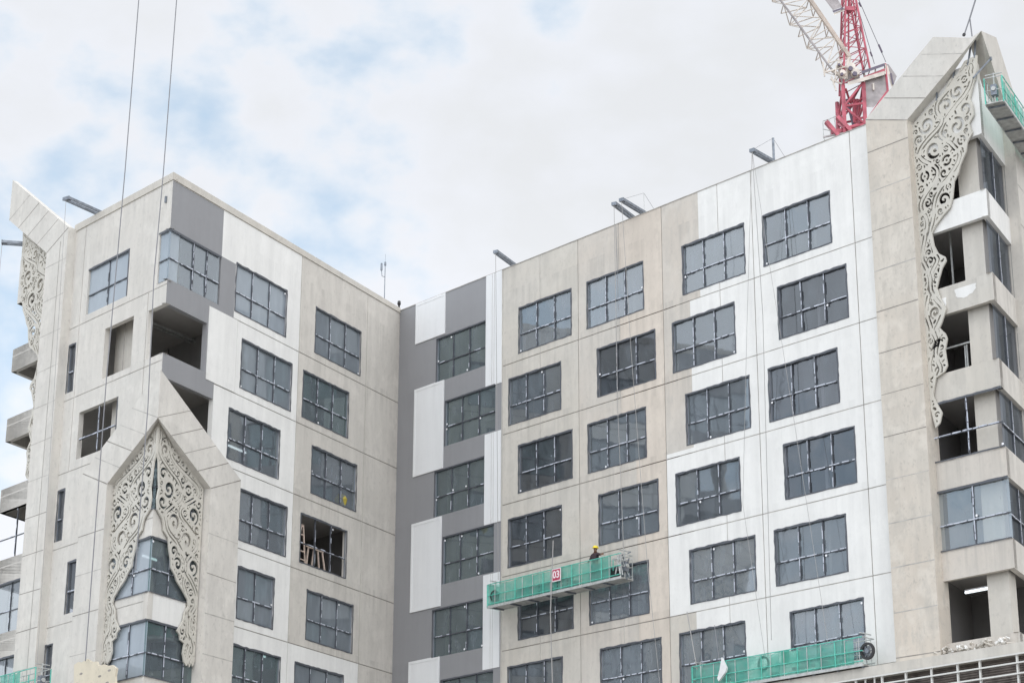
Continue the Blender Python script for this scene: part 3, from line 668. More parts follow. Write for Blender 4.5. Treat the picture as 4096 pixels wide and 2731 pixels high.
# ---- carved lattice screens --------------------------------------------
def seg_dist(X, Y, pts):
    d = np.full(X.shape, 1e9)
    for (ax, ay), (bx, by) in zip(pts[:-1], pts[1:]):
        dx, dy = bx - ax, by - ay; L2 = dx * dx + dy * dy + 1e-12
        t_ = np.clip(((X - ax) * dx + (Y - ay) * dy) / L2, 0, 1)
        d = np.minimum(d, np.hypot(X - ax - t_ * dx, Y - ay - t_ * dy))
    return d
def inside(X, Y, poly):
    r_ = np.zeros(X.shape, bool); n = len(poly)
    for i in range(n):
        x0, y0 = poly[i]; x1, y1 = poly[(i + 1) % n]
        if y0 == y1: continue
        c_ = ((Y >= min(y0, y1)) & (Y < max(y0, y1))); xx = x0 + (Y - y0) * (x1 - x0) / (y1 - y0)
        r_ ^= c_ & (X < xx)
    return r_
def lattice_field(env, seed, X, Y):
    rg = np.random.RandomState(seed)
    de = seg_dist(X, Y, env + [env[0]]); ins = inside(X, Y, env); de = np.where(ins, de, -de)
    solid = de.copy()
    circ = []
    avail = de - 0.07
    zs_ = Y[0]; lo = np.array([X[ins[:, j], j].min() if ins[:, j].any() else 0 for j in range(len(zs_))]); hi = np.array([X[ins[:, j], j].max() if ins[:, j].any() else 0 for j in range(len(zs_))])
    for vf, am, wl, ph0 in ((0.30, 0.22, 3.1, 0.3), (0.70, 0.20, 2.3, 2.0)):
        pts = []
        for z_ in np.arange(Y.min() + .25, Y.max() - .4, 0.12):
            j = int((z_ - Y.min()) / (zs_[1] - zs_[0])); wd_ = hi[j] - lo[j]
            if wd_ < 0.55: continue
            pts.append((lo[j] + wd_ * (vf + am * math.sin(z_ * 2 * math.pi / wl + ph0 + seed)), z_))
        if len(pts) < 4: continue
        dv_ = seg_dist(X, Y, pts); taper = 0.5 + 0.5 * np.sin(Y * 5.1 + seed + X * 2)
        slot = np.abs(dv_ - 0.085) - (0.014 + 0.03 * taper); gate = np.sin(Y * 7.3 + X * 3 + vf * 9) - 0.75
        solid = np.minimum(solid, np.maximum(slot, np.maximum(gate * .1, 0.05 - de))); avail = np.minimum(avail, dv_ - 0.115)
    def local(cx, cy, R):
        m_ = (abs(X - cx) < R) & (abs(Y - cy) < R); return m_
    for rmax, rmin, cnt in ((0.42, 0.30, 5), (0.32, 0.20, 26), (0.21, 0.12, 80), (0.12, 0.065, 300)):
        for _ in range(cnt):
            a_ = np.where((avail > rmin), avail, 0); idx = np.argwhere(a_ > 0)
            if len(idx) == 0: break
            i, j = idx[rg.randint(len(idx))]
            # climb to a roomier place nearby
            for _k in range(14):
                i0, i1, j0, j1 = max(0, i - 3), min(X.shape[0], i + 4), max(0, j - 3), min(X.shape[1], j + 4)
                sub = avail[i0:i1, j0:j1]; m_ = np.unravel_index(np.argmax(sub), sub.shape); ni, nj = i0 + m_[0], j0 + m_[1]
                if (ni, nj) == (i, j): break
                i, j = ni, nj
            R = min(rmax, avail[i, j]); cx, cy = X[i, j], Y[i, j]; circ.append((cx, cy, R))
            avail = np.minimum(avail, np.hypot(X - cx, Y - cy) - R - 0.004)
    def cut(fn, cx, cy, R):
        nonlocal solid
        m_ = local(cx, cy, R * 1.15); x, y = X[m_] - cx, Y[m_] - cy
        solid[m_] = np.minimum(solid[m_], fn(x, y))
    for cx, cy, R in circ:
        ph = rg.uniform(0, 6.28); hand = rg.choice((-1, 1)); kind = rg.rand()
        if R > 0.36 and kind < 0.25:      # rosette: petals round a ringed eye
            n = 8 if R > 0.5 else 6
            def fn(x, y):
                r_ = np.hypot(x, y); th = np.arctan2(y, x) + ph; k = (th / (2 * np.pi) * n) % 1 - 0.5
                pet = np.abs(k * 2 * np.pi / n * r_); body = np.clip((r_ / R - 0.28) / 0.62, 0, 1); wd = 0.12 * R * np.sin(np.pi * body) ** 0.7 * (1.25 - .5 * (1 - body))
                f = np.where((r_ > .28 * R) & (r_ < .9 * R), pet - wd, 1.0)
                return np.minimum(f, np.abs(r_ - 0.14 * R) - 0.035 * R - 0.008)
        elif R > 0.15 and kind < 0.28:    # ringed eye
            def fn(x, y):
                r_ = np.hypot(x, y); th = np.arctan2(y, x) + ph
                ring = np.abs(r_ - 0.6 * R) - 0.17 * R; gap = np.abs(np.sin(th)) - 0.28
                f = np.maximum(ring, -gap * R)
                return np.minimum(f, r_ - 0.17 * R)
        elif R > 0.125:                   # scroll
            turns = rg.uniform(1.0, 1.45); tmax = turns * 2 * np.pi
            ts = np.linspace(0.5, tmax, 30); rr = 0.86 * R * (ts / tmax) ** 0.85
            pts = [(r_ * math.cos(t_ * hand + ph), r_ * math.sin(t_ * hand + ph)) for r_, t_ in zip(rr, ts)]
            def fn(x, y):
                f = np.full(x.shape, 1.0)
                for q, (a_, b_) in enumerate(zip(pts[:-1], pts[1:])):
                    wd = (0.055 + 0.165 * math.sin(math.pi * (q + .5) / len(pts)) ** 0.8) * R + 0.006
                    dx, dy = b_[0] - a_[0], b_[1] - a_[1]; t_ = np.clip(((x - a_[0]) * dx + (y - a_[1]) * dy) / (dx * dx + dy * dy), 0, 1)
                    f = np.minimum(f, np.hypot(x - a_[0] - t_ * dx, y - a_[1] - t_ * dy) - wd)
                return f
        else:                             # leaf or comma
            el = rg.uniform(0.34, 0.6); bend = rg.uniform(-.8, .8)
            def fn(x, y):
                u = x * math.cos(ph) + y * math.sin(ph); v_ = -x * math.sin(ph) + y * math.cos(ph) + bend * (x * x + y * y) / R * .5
                return (np.hypot(u / 1.0, v_ / el) - R * 0.92 * (1 - 0.22 * u / R)) * el
        cut(fn, cx, cy, R)
    # small piercings in what is left
    left = np.minimum(solid, avail + 0.03)
    for _ in range(260):
        a_ = np.where(left > 0.07, left, 0); idx = np.argwhere(a_ > 0)
        if len(idx) == 0: break
        i, j = idx[rg.randint(len(idx))]; cx, cy = X[i, j], Y[i, j]; R = min(0.12, left[i, j] - 0.022); ph = rg.uniform(0, 3.1)
        def fn(x, y): 
            u = x * math.cos(ph) + y * math.sin(ph); v_ = -x * math.sin(ph) + y * math.cos(ph); return (np.hypot(u, v_ / .6) - R) * .6
        cut(fn, cx, cy, 0.2); left = np.minimum(left, np.hypot(X - cx, Y - cy) - R - 0.04)
    return solid
def lattice(mb, F, env, seed, off=0.12, th=0.07, h=0.03, mat='screen_white'):
    xs = [p[0] for p in env]; ys = [p[1] for p in env]
    gx_ = np.arange(min(xs) - h, max(xs) + 2 * h, h); gy_ = np.arange(min(ys) - h, max(ys) + 2 * h, h)
    X, Y = np.meshgrid(gx_, gy_, indexing='ij'); S = lattice_field(env, seed, X, Y)
    pos = S > 0; nx, ny = X.shape
    full = pos[:-1, :-1] & pos[1:, :-1] & pos[1:, 1:] & pos[:-1, 1:]; anyp = pos[:-1, :-1] | pos[1:, :-1] | pos[1:, 1:] | pos[:-1, 1:]
    for i in range(nx - 1):
        j = 0
        while j < ny - 1:
            if full[i, j]:
                k = j
                while k + 1 < ny - 1 and full[i, k + 1]: k += 1
                q = [(gx_[i], gy_[j]), (gx_[i + 1], gy_[j]), (gx_[i + 1], gy_[k + 1]), (gx_[i], gy_[k + 1])]
                mb.face([F.P(x, y, off) for x, y in q], mat); mb.face([F.P(x, y, off - th) for x, y in q[::-1]], mat)
                j = k + 1; continue
            if anyp[i, j]:
                cs = [(gx_[i], gy_[j], S[i, j]), (gx_[i + 1], gy_[j], S[i + 1, j]), (gx_[i + 1], gy_[j + 1], S[i + 1, j + 1]), (gx_[i], gy_[j + 1], S[i, j + 1])]
                pl = []; cutp = []
                for a_, b_ in zip(cs, cs[1:] + cs[:1]):
                    if a_[2] > 0: pl.append(a_[:2])
                    if (a_[2] > 0) != (b_[2] > 0):
                        t_ = a_[2] / (a_[2] - b_[2]); p = (a_[0] + (b_[0] - a_[0]) * t_, a_[1] + (b_[1] - a_[1]) * t_); pl.append(p); cutp.append(p)
                if len(pl) >= 3:
                    mb.face([F.P(x, y, off) for x, y in pl], mat); mb.face([F.P(x, y, off - th) for x, y in pl[::-1]], mat)
                    for a_, b_ in zip(cutp[0::2], cutp[1::2]):
                        mb.face([F.P(*a_, off), F.P(*b_, off), F.P(*b_, off - th), F.P(*a_, off - th)], mat)
            j += 1
envM = [(-.14, 25.9), (-.12, 24.45), (.02, 24.1), (.10, 23.3), (.16, 22.98), (.12, 22.8), (.06, 22.5), (.14, 22.0), (.52, 21.68), (.62, 21.45), (.66, 21.2), (1.02, 20.95), (1.10, 20.5), (1.28, 20.0), (1.32, 19.7), (1.62, 19.45), (1.80, 19.2),
        (2.25, 18.88), (2.62, 18.56), (2.70, 18.3), (2.46, 18.0), (2.38, 17.6), (2.12, 17.25), (1.98, 17.1), (2.2, 16.95), (2.25, 16.75), (2.55, 16.65), (2.48, 16.2), (2.6, 15.85), (2.82, 15.7), (2.88, 15.86), (3.02, 15.68), (3.1, 15.9), (3.24, 15.75), (3.36, 16.0), (3.36, 23.68)]
envR = [(-.14, 39.3), (-.1, 38.85), (.08, 38.25), (.16, 37.28), (.38, 36.7), (.26, 36.4), (.24, 35.95), (.5, 35.65), (.38, 35.2), (.66, 34.85), (.74, 34.5), (1.04, 34.05), (1.2, 33.7), (1.42, 33.4), (1.55, 32.75), (1.72, 32.35), (2.1, 32.1), (2.5, 31.78), (2.68, 31.5), (2.62, 31.0), (2.45, 30.6), (2.12, 30.35), (2.08, 30.15), (2.30, 29.9), (2.5, 29.45),
        (2.62, 29.13), (2.48, 28.68), (2.24, 28.15), (2.5, 27.62), (2.62, 27.45), (2.36, 27.15), (2.28, 26.9), (2.42, 26.46), (2.36, 25.8), (2.52, 25.58), (2.95, 25.43), (3.08, 25.0), (3.14, 24.72), (3.02, 24.45), (2.76, 23.94), (2.9, 23.55), (3.12, 23.4), (3.3, 24.2), (3.36, 36.66)]
mb = MB(); lattice(mb, FA, envM, 11); mb.link('lattice_screen', bl)
mb = MB(); lattice(mb, FKB, envM, 11); mb.link('lattice_screen', bl)
envR2 = [(x, z) for x, z in envR]; envR2[0] = (0.25, 38.2); envR2[1] = (-.05, 37.9); envR2[2] = (.06, 37.5); envR2[-1] = (3.36, 36.66)
mb = MB(); lattice(mb, FKD, [(-.12, 38.5)] + envR2[1:-1] + [(3.36, 36.5), (2.4, 37.05), (1.6, 37.45), (1.3, 37.9), (0.9, 38.0), (0.5, 38.45)], 23); 
# hangers at the top of the right screen
for p, q in (((0.0, 38.4), (-.1, 39.2)), ((0.35, 38.2), (0.15, 39.0)), ((1.1, 37.9), (1.0, 38.6)), ((2.0, 37.2), (1.95, 37.9))): mb.bar(FKD.P(*p, .1), FKD.P(*q, .1), .06, .06, 'galv')
mb.link('lattice_screen', bl)
shH = [(x + 0.12, z) for x, z in envR]; shH[0] = (0.2, 39.0); shH[1] = (0.22, 38.6); shH[2] = (.28, 38.2)
mb = MB(); lattice(mb, FKL, shH, 41); mb.link('lattice_screen', bl)

# ---- belt course over the podium ---------------------------------------
mb = MB()
mb.prism([FC.P(24.5, 13.87, 1.0), FC.P(46.5, 13.87, 1.0), FC.P(46.5, 14.27, 1.0), FC.P(24.5, 14.27, 1.0)], [FC.P(24.5, 13.87, 0.0), FC.P(46.5, 13.87, 0.0), FC.P(46.5, 14.42, 0.0), FC.P(24.5, 14.42, 0.0)], 'concrete')
mb.link('belt_course', bl)
mb = MB(); mb.box(FC, 24.5, 46, -1.6, 13.86, 0.35, 0.45, 'brown_louvre')
for k in range(60): mb.box(FC, 24.5, 46, 13.8 - k * 0.09, 13.84 - k * 0.09, 0.45, 0.50, 'brown_louvre')
mb.link('louvre_panel', bl)
# rubble and torn render along the sill above the belt course
mb = MB(); q = random.Random(5)
for _ in range(60):
    s_ = q.uniform(34.1, 37.4); z_ = 14.42 + q.uniform(0, 0.22) ; r_ = q.uniform(.03, .1)
    mb.tube(FC.P(s_, z_, 0.05 + q.uniform(0, .5)), FC.P(s_ + q.uniform(-.25, .25), z_ + q.uniform(.0, .12), 0.05 + q.uniform(0, .5)), r_, q.choice(('concrete_warm', 'concrete', 'white_paint')), r_ * .5, 5)
mb.box(FC, 34.15, 37.4, 14.43, 14.85, -0.2, 0.02, 'concrete_warm')
mb.link('broken_sill', bl)

# ================================================================= other things
# white steel frame under the belt course
tf = thing('steel_frame', 'white steel grid frame fixed below the belt course at lower right', 'metal frame', tuple(FC.P(30.5, 10, 1.05)))
SP = [30.52, 31.81, 32.96, 34.17, 35.38, 36.39, 38.04, 39.4, 40.6]
for s_ in [28.0, 29.25] + SP:
    m1 = MB(); m1.box(FC, s_ - 0.035, s_ + 0.035, 11.5, 13.86, 1.0, 1.08, 'trellis_white'); m1.link('post', tf)
for z_, s_ in ((13.83, 27.5), (13.51, 27.5), (13.12, 27.5), (12.7, 27.5)):
    m1 = MB(); m1.box(FC, s_, 41, z_ - 0.03, z_ + 0.025, 1.083, 1.15, 'trellis_white'); m1.link('rail', tf)
m1 = MB(); m1.box(FC, 30.95, 31.0, 11.5, 13.86, 1.0, 1.05, 'trellis_white'); m1.box(FC, 31.4, 31.45, 11.5, 13.86, 1.0, 1.05, 'trellis_white'); m1.link('thin_bar', tf)

# suspended platforms ------------------------------------------------------
def platform(F, s0, s1, zb, o0, o1, label, net=None, net_off=0.0, h=1.12, ends=(True, True), wheels=(), seed=1, clutter=True, group='suspended work platforms on the facades'):
    q = random.Random(seed); root = thing('suspended_platform', label, 'work platform', tuple(F.P((s0 + s1) / 2, zb, (o0 + o1) / 2)), group)
    mb = MB(); mb.box(F, s0, s1, zb, zb + 0.05, o0, o1, 'deck_alu'); mb.box(F, s0, s1, zb - 0.03, zb + 0.09, o1, o1 + 0.05, 'galv_pale'); mb.box(F, s0, s1, zb - 0.03, zb + 0.09, o0 - 0.05, o0, 'galv_pale')
    k = s0 + 0.3
    while k < s1: mb.box(F, k, k + 0.05, zb - 0.07, zb - 0.002, o0, o1, 'galv'); k += 1.25
    mb.link('deck', root)
    for oo, nm in ((o1 + 0.02, 'front'), (o0 - 0.02, 'back')):
        mb = MB()
        for zz_ in (h, h * 0.52, 0.18): mb.tube(F.P(s0, zb + zz_, oo), F.P(s1, zb + zz_, oo), 0.022, 'green_frame' if nm == 'front' else 'galv_pale')
        k = s0; n = 0
        while k <= s1 + 0.01:
            mb.tube(F.P(k, zb, oo), F.P(k, zb + h, oo), 0.026 if n % 3 == 0 else 0.016, 'galv_pale' if n % 3 else 'green_frame'); k += 0.5 + (0.22 if n % 3 else 0.0); n += 1
        mb.link('guard_rail', root)
    for sx in (s0, s1):
        mb = MB(); mb.tube(F.P(sx, zb + h, o0), F.P(sx, zb + h, o1), 0.022, 'galv_pale'); mb.tube(F.P(sx, zb + h / 2, o0), F.P(sx, zb + h / 2, o1), 0.02, 'galv_pale'); mb.link('end_rail', root)
    if net:
        a, b = net; ns = 26; mb = MB(); oo = o1 - 0.06
        top = [(a + (b - a) * i / ns, zb + h + 0.0 + (q.uniform(-.05, .03) if 0 < i < ns else 0)) for i in range(ns + 1)]
        for i in range(ns):
            x0, z0_ = top[i]; x1, z1_ = top[i + 1]; w0, w1 = q.uniform(0, .05), q.uniform(0, .05)
            mb.face([F.P(x0, zb + 0.04, oo + w0), F.P(x1, zb + 0.04, oo + w1), F.P(x1, z1_, oo), F.P(x0, z0_, oo)], 'green_net')
        mb.link('safety_net', root)
        if ends[0]:
            mb = MB(); mb.face([F.P(s0 - .04, zb, o0), F.P(s0 - .04, zb, o1 + .06), F.P(s0 - .04, zb + h, o1 + .06), F.P(s0 - .04, zb + h, o0)], 'green_net'); mb.link('safety_net', root)
    for sx, rr in wheels:
        mb = MB(); c_ = F.P(sx, zb + 0.55, (o0 + o1) / 2 + 0.25)
        mb.disc(c_, (F.n.x, F.n.y, 0), rr, 0.1, 'black_rubber', 20, rr * 0.72); mb.disc(c_, (F.n.x, F.n.y, 0), rr * 0.3, 0.12, 'galv', 10)
        for t_ in range(3):
            a_ = t_ * 1.047; d = Vector((F.d.x * math.cos(a_), F.d.y * math.cos(a_), math.sin(a_))) * rr * .74; mb.bar(c_ - d, c_ + d, .03, .03, 'galv')
        mb.link('cable_reel', root)
    for sx in (s0 + 0.12, s1 - 0.12):   # hoist motors in their stirrups
        mb = MB(); om = (o0 + o1) / 2
        mb.box(F, sx - 0.14, sx + 0.14, zb + 0.35, zb + 0.8, om - 0.12, om + 0.12, 'galv'); mb.tube(F.P(sx - .2, zb + .6, om), F.P(sx + .2, zb + .6, om), 0.09, 'galv_pale', n=10)
        mb.tube(F.P(sx, zb, om), F.P(sx, zb + 1.35, om), 0.03, 'galv_pale'); mb.tube(F.P(sx, zb + 1.3, o0), F.P(sx, zb + 1.3, o1), 0.025, 'galv_pale'); mb.link('hoist', root)
    if clutter:
        for _ in range(9):
            mb = MB()
            x = q.uniform(s0 + .6, s1 - .8); w_ = q.uniform(.15, .5); hh = q.uniform(.12, .5); om = q.uniform(o0 + .05, o1 - .3)
            mb.box(F, x, x + w_, zb + 0.055, zb + 0.06 + hh, om, om + .22, q.choice(('galv', 'galv_pale', 'black_rubber', 'white_panel', 'green_frame')))
            mb.link('tool_box', root)
    return root
p1 = platform(FC, 8.65, 17.65, 19.95, 0.42, 1.12, 'long green netted platform carrying a worker in a yellow helmet on the beige wall', net=(8.7, 16.95), wheels=((9.0, 0.27),), seed=4)
mb = MB()   # rolled slings and brackets bunched at the right end of the first platform
q = random.Random(9)
for _ in range(16):
    a_ = FC.P(q.uniform(17.05, 17.75), q.uniform(20.0, 21.2), q.uniform(.5, 1.2)); b_ = FC.P(q.uniform(17.05, 17.85), q.uniform(19.9, 21.2), q.uniform(.5, 1.2)); mb.tube(a_, b_, q.uniform(.015, .035), q.choice(('galv', 'galv_pale', 'galv_pale')))
mb.link('bracket_frame', p1)
p2 = platform(FC, 21.85, 31.0, 14.33, 0.42, 1.12, 'green netted platform hanging low in front of the white wall above the belt course', net=(22.0, 30.5), wheels=((31.15, 0.34),), seed=8)
p3 = platform(FD, -1.45, 6.2, 35.62, 0.62, 1.3, 'green netted platform high beside the right gable', net=(-1.4, 6.1), seed=12, ends=(False, False), clutter=False)
p4 = platform(FA, 6.2, 12.6, 14.72, 0.9, 1.6, 'green netted platform cut off at the lower left corner by the left pier', net=(7.7, 12.5), seed=15, clutter=False, ends=(False, False))
# cable coil and boards of the second platform
mb = MB(); mb.disc(FC.P(25.75, 15.1, 1.02), (nC.x, nC.y, 0), 0.30, 0.07, 'black_rubber', 22, 0.23); mb.link('cable_coil', p2)
mb = MB(); mb.box(FC, 26.7, 27.1, 14.9, 15.5, 0.95, 1.0, 'green_frame'); mb.link('board', p2)
mb = MB(); mb.box(FC, 27.15, 27.7, 14.75, 15.4, 0.95, 1.0, 'white_panel'); mb.box(FC, 26.05, 26.5, 14.7, 15.4, 0.9, .95, 'white_panel'); mb.link('board', p2)

# numbered sign on the first platform
sg = thing('number_sign', 'small red sign with white number 03 tied to the green net', 'sign', tuple(FC.P(13.55, 20.45, 1.26)))
mb = MB(); mb.box(FC, 13.26, 13.84, 20.44, 21.04, 1.235, 1.25, 'sign_white'); mb.box(FC, 13.30, 13.80, 20.49, 21.0, 1.2505, 1.257, 'sign_red'); mb.link('plate', sg)
cu = bpy.data.curves.new('number', 'FONT'); cu.body = '03'; cu.size = 0.46; cu.extrude = 0.003; cu.align_x = 'CENTER'; cu.align_y = 'CENTER'; cu.offset = 0.012
to = bpy.data.objects.new('tmp_text', cu); sc.collection.objects.link(to)
bpy.context.view_layer.update()
me = bpy.data.meshes.new_from_object(to.evaluated_get(bpy.context.evaluated_depsgraph_get())); bpy.data.objects.remove(to)
no = bpy.data.objects.new('number', me); sc.collection.objects.link(no); me.materials.clear(); me.materials.append(MATS['sign_white'])
pc = FC.P(13.55, 20.745, 1.262) - sg.location
no.matrix_local = Matrix(((dC.x, 0, nC.x, pc.x), (dC.y, 0, nC.y, pc.y), (0, 1, 0, pc.z), (0, 0, 0, 1))); no.parent = sg
# white bag on the second platform
mb = MB(); S = FC; zt = 15.62
pts = [(23.72, 15.58), (23.98, 15.12), (23.92, 14.95), (23.52, 14.62), (23.45, 14.75), (23.6, 15.1)]
mb.prism([S.P(x, z, 1.34) for x, z in pts], [S.P(x, z, 1.24) for x, z in pts], 'white_cloth'); mb.tube(S.P(23.78, 15.6, 1.29), S.P(23.8, 15.8, 1.25), 0.015, 'rope')
tag(mb.link('cloth_bag'), 'white triangular cloth bag hanging on the lower green netted platform', 'bag')

# worker ---------------------------------------------------------------
def skin_mesh(name, verts, edges, radii, mat, parent, sub=1):
    off = Vector((0, 0, 0)); p = parent
    while p is not None: off += p.location; p = p.parent
    me = bpy.data.meshes.new(name); me.from_pydata([tuple(Vector(v) - off) for v in verts], edges, []); me.materials.append(MATS[mat])
    o = bpy.data.objects.new(name, me); sc.collection.objects.link(o); o.parent = parent
    md = o.modifiers.new('skin', 'SKIN'); md.use_smooth_shade = True
    for i, r_ in enumerate(radii):
        sv = me.skin_vertices[0].data[i]; sv.radius = (r_, r_) if not isinstance(r_, tuple) else r_; sv.use_root = (i == 0)
    s2 = o.modifiers.new('sub', 'SUBSURF'); s2.levels = sub; s2.render_levels = sub
    return o
wk = thing('person', 'worker in yellow helmet and dark clothes reaching over the rail of the green netted platform', 'person', tuple(FC.P(15.6, 20.0, 0.72)))
def W(s_, z_, o_): return FC.P(15.6 + s_, 20.0 + z_, 0.72 + o_)
V = [W(0, .92, 0), W(0, 1.12, .02), W(.02, 1.34, .03), W(.04, 1.47, .04), W(.06, 1.56, .05), W(.07, 1.66, .06), W(.07, 1.76, .06)]
R_ = [.13, .12, .15, .08, .055, .085, .075]; E_ = [(0, 1), (1, 2), (2, 3), (3, 4), (4, 5), (5, 6)]
def chain(base, pts, rr):
    i = base
    for p, r_ in zip(pts, rr): V.append(p); R_.append(r_); E_.append((i, len(V) - 1)); i = len(V) - 1
    return i
hl = chain(2, [W(-.18, 1.40, .02), W(-.26, 1.18, .08), W(-.2, 1.05, .24), W(-.18, 1.05, .3)], [.06, .048, .036, .034])
hr = chain(2, [W(.2, 1.41, .06), W(.42, 1.33, .14), W(.66, 1.28, .24), W(.74, 1.27, .28)], [.06, .046, .034, .034])
for base, sg_ in ((hl, -1), (hr, 1)):
    b0 = Vector(V[base])
    for k in range(4):
        d = (FC.P(1, 0, 0) - FC.P(0, 0, 0)) * sg_ * (.05 if sg_ > 0 else .01); up_ = Vector((0, 0, .018 * (k - 1.5)))
        chain(base, [b0 + d + up_ + Vector((0, 0, 0.0)), b0 + d * 1.7 + up_ - Vector((0, 0, .02))], [.010, .008])
    chain(base, [b0 + Vector((0, 0, .035)), b0 + Vector((0, 0, .055)) + (FC.P(.02, 0, 0) - FC.P(0, 0, 0))], [.011, .009])
chain(0, [W(-.10, .86, 0), W(-.13, .5, .03), W(-.14, .1, 0), W(-.14, .05, .15)], [.095, .065, .045, .04])
chain(0, [W(.10, .86, 0), W(.13, .5, .05), W(.14, .1, 0), W(.14, .05, .15)], [.095, .065, .045, .04])
skin_mesh('body', V, E_, R_, 'skin', wk)
skin_mesh('jacket', [W(0, .86, 0), W(0, 1.12, .02), W(.02, 1.34, .03), W(.035, 1.44, .04), W(-.18, 1.40, .02), W(-.26, 1.18, .08), W(-.21, 1.07, .21), W(.2, 1.41, .06), W(.42, 1.33, .14), W(.6, 1.29, .215)],
          [(0, 1), (1, 2), (2, 3), (2, 4), (4, 5), (5, 6), (2, 7), (7, 8), (8, 9)], [.155, .15, .18, .09, .085, .068, .05, .085, .064, .05], 'dark_cloth', wk)
skin_mesh('trousers', [W(0, .92, 0), W(-.10, .84, 0), W(-.13, .5, .03), W(-.14, .12, 0), W(.10, .84, 0), W(.13, .5, .05), W(.14, .12, 0)], [(0, 1), (1, 2), (2, 3), (0, 4), (4, 5), (5, 6)], [.15, .115, .085, .065, .115, .085, .065], 'trouser', wk)
mb = MB(); c0 = W(.07, 1.70, .06); prev = None
for k in range(6):
    a_ = k / 5 * math.pi / 2; r_ = .135 * math.cos(a_); z_ = .12 * math.sin(a_)
    ring = [c0 + Vector((r_ * math.cos(t_ * math.pi / 8), r_ * math.sin(t_ * math.pi / 8), z_)) for t_ in range(16)]
    if prev:
        for t_ in range(16): mb.face([prev[t_], prev[(t_ + 1) % 16], ring[(t_ + 1) % 16], ring[t_]], 'helmet_yellow')
    prev = ring
mb.disc(c0 + Vector((0, 0, 0)), (0.12, -.1, 1), .165, .02, 'helmet_yellow', 18); hm = mb.link('helmet', wk, smooth=False)
mb = MB(); hc = W(.07, 1.63, .06); f_ = Vector((nC.x, nC.y, 0)) * .085; sd_ = Vector((dC.x, dC.y, 0))
mb.tube(hc + f_ * .9, hc + f_ * 1.25 + Vector((0, 0, -.02)), .014, 'skin', .018); mb.box(Fr(hc.xy, dC, nC), -.03, .03, hc.z - .055, hc.z - .045, .07, .09, 'dark_cloth')
for x in (-.032, .032): mb.disc(hc + f_ + sd_ * x + Vector((0, 0, .015)), (nC.x, nC.y, 0), .011, .01, 'dark_cloth', 8)
for x in (-.09, .09): mb.tube(hc + sd_ * x + Vector((0, 0, -.02)), hc + sd_ * x + Vector((0, 0, .02)), .02, 'skin')
mb.link('face', wk)

# roof davits -------------------------------------------------------------
def davit(F, tip, base, z, label, post=0.0, double=0.2, rope_to=None, back=1.8):
    root = thing('roof_davit', label, 'davit', tuple(F.P(base[0], 36.0, base[1])), 'steel outrigger beams on the roof edge')
    T_ = F.P(tip[0], z, tip[1]); B_ = F.P(base[0], z, base[1]); d = (B_ - T_).normalized(); e_ = B_ + d * back; sdv = d.cross(Vector((0, 0, 1))).normalized() * double / 2
    for k in (-1, 1):
        m1 = MB(); m1.bar(T_ + sdv * k, e_ + sdv * k, 0.07, 0.13, 'galv'); m1.link('beam', root)
    m1 = MB(); m1.disc(T_ + d * .12, sdv, 0.11, double * .6, 'galv', 12); m1.bar(T_ - sdv * 1.3, T_ + sdv * 1.3, .06, .16, 'galv'); m1.link('pulley', root)
    m1 = MB()
    for b_ in (B_ + d * .25, e_):
        for k in (-1, 1): m1.bar(Vector((b_.x, b_.y, 36.0)) + sdv * k * 1.6, b_ + sdv * k, 0.06, 0.06, 'galv')
    m1.link('stand', root)
    if post:
        pt = B_ + d * .15; m1 = MB(); m1.bar(pt, pt + Vector((0, 0, post)), .1, .1, 'galv' if post < 1.25 else 'rope_pale') if post > 1.15 else m1.bar(pt, pt + Vector((0, 0, post)), .03, .03, 'galv_pale'); m1.link('post', root)
        m1 = MB(); m1.tube(T_, pt + Vector((0, 0, post)), .008, 'rope'); m1.tube(pt + Vector((0, 0, post)), e_ + d * 0.6, .008, 'rope'); m1.link('stay', root)
    return T_
t1 = davit(FC, (9.30, 1.35), (8.54, -.5), 37.8, 'leftmost outrigger beam on the long right wing roof, near the grey panels', back=1.2)
t2 = davit(FC, (17.70, 1.30), (17.10, -.4), 37.8, 'left of the two close outrigger beams above the beige wall', back=1.2)
t3 = davit(FC, (18.25, 1.35), (17.80, -.5), 37.82, 'right one of the two close outrigger beams above the beige wall, with thin post', post=1.05, back=1.4)
t4 = davit(FC, (26.18, 1.05), (25.94, -.55), 37.8, 'outrigger beam with an upright post on the white wall roof', post=1.2, back=1.4)
t5 = davit(FA, (6.17, 1.95), (6.69, -.05), 37.8, 'pair of outrigger beams on the left end wall roof beside the horn', double=0.32, back=1.0)
t6 = davit(FA, (14.43, .82), (13.93, 0.0), 38.3, 'outrigger beams sticking out left behind the horn lattice', double=0.3, back=1.5)

# ropes ---------------------------------------------------------------------
RG = 'thin ropes hanging down the facades'
def rope(pts, r_, label, mat='rope', grp=RG):
    m1 = MB(); m1.path(pts, r_, mat); return tag(m1.link('rope'), label, 'rope', grp)
rope([FA.P(1.25, 60, 1.5), FA.P(1.72, 38, 1.5), FA.P(2.1, 28, 1.5), FA.P(2.75, 15.7, 1.2)], 0.025, 'left of the two long crane ropes crossing the sky, reaching down to the plywood board', grp='long crane ropes')
rope([FA.P(-2.2, 60, 1.5), FA.P(-1.59, 36.7, 1.5), FA.P(-1.35, 31.9, 1.5), FA.P(-1.35, 26, 1.4), FA.P(-1.0, 19, 1.3)], 0.024, 'right of the two long crane ropes crossing the sky, passing the roof corner', grp='long crane ropes')
rope([t1 + Vector((0, 0, 0)), FC.P(9.0, 21.3, .8)], 0.014, 'rope from the leftmost right wing outrigger to the left end of the worker platform', 'rope_pale')
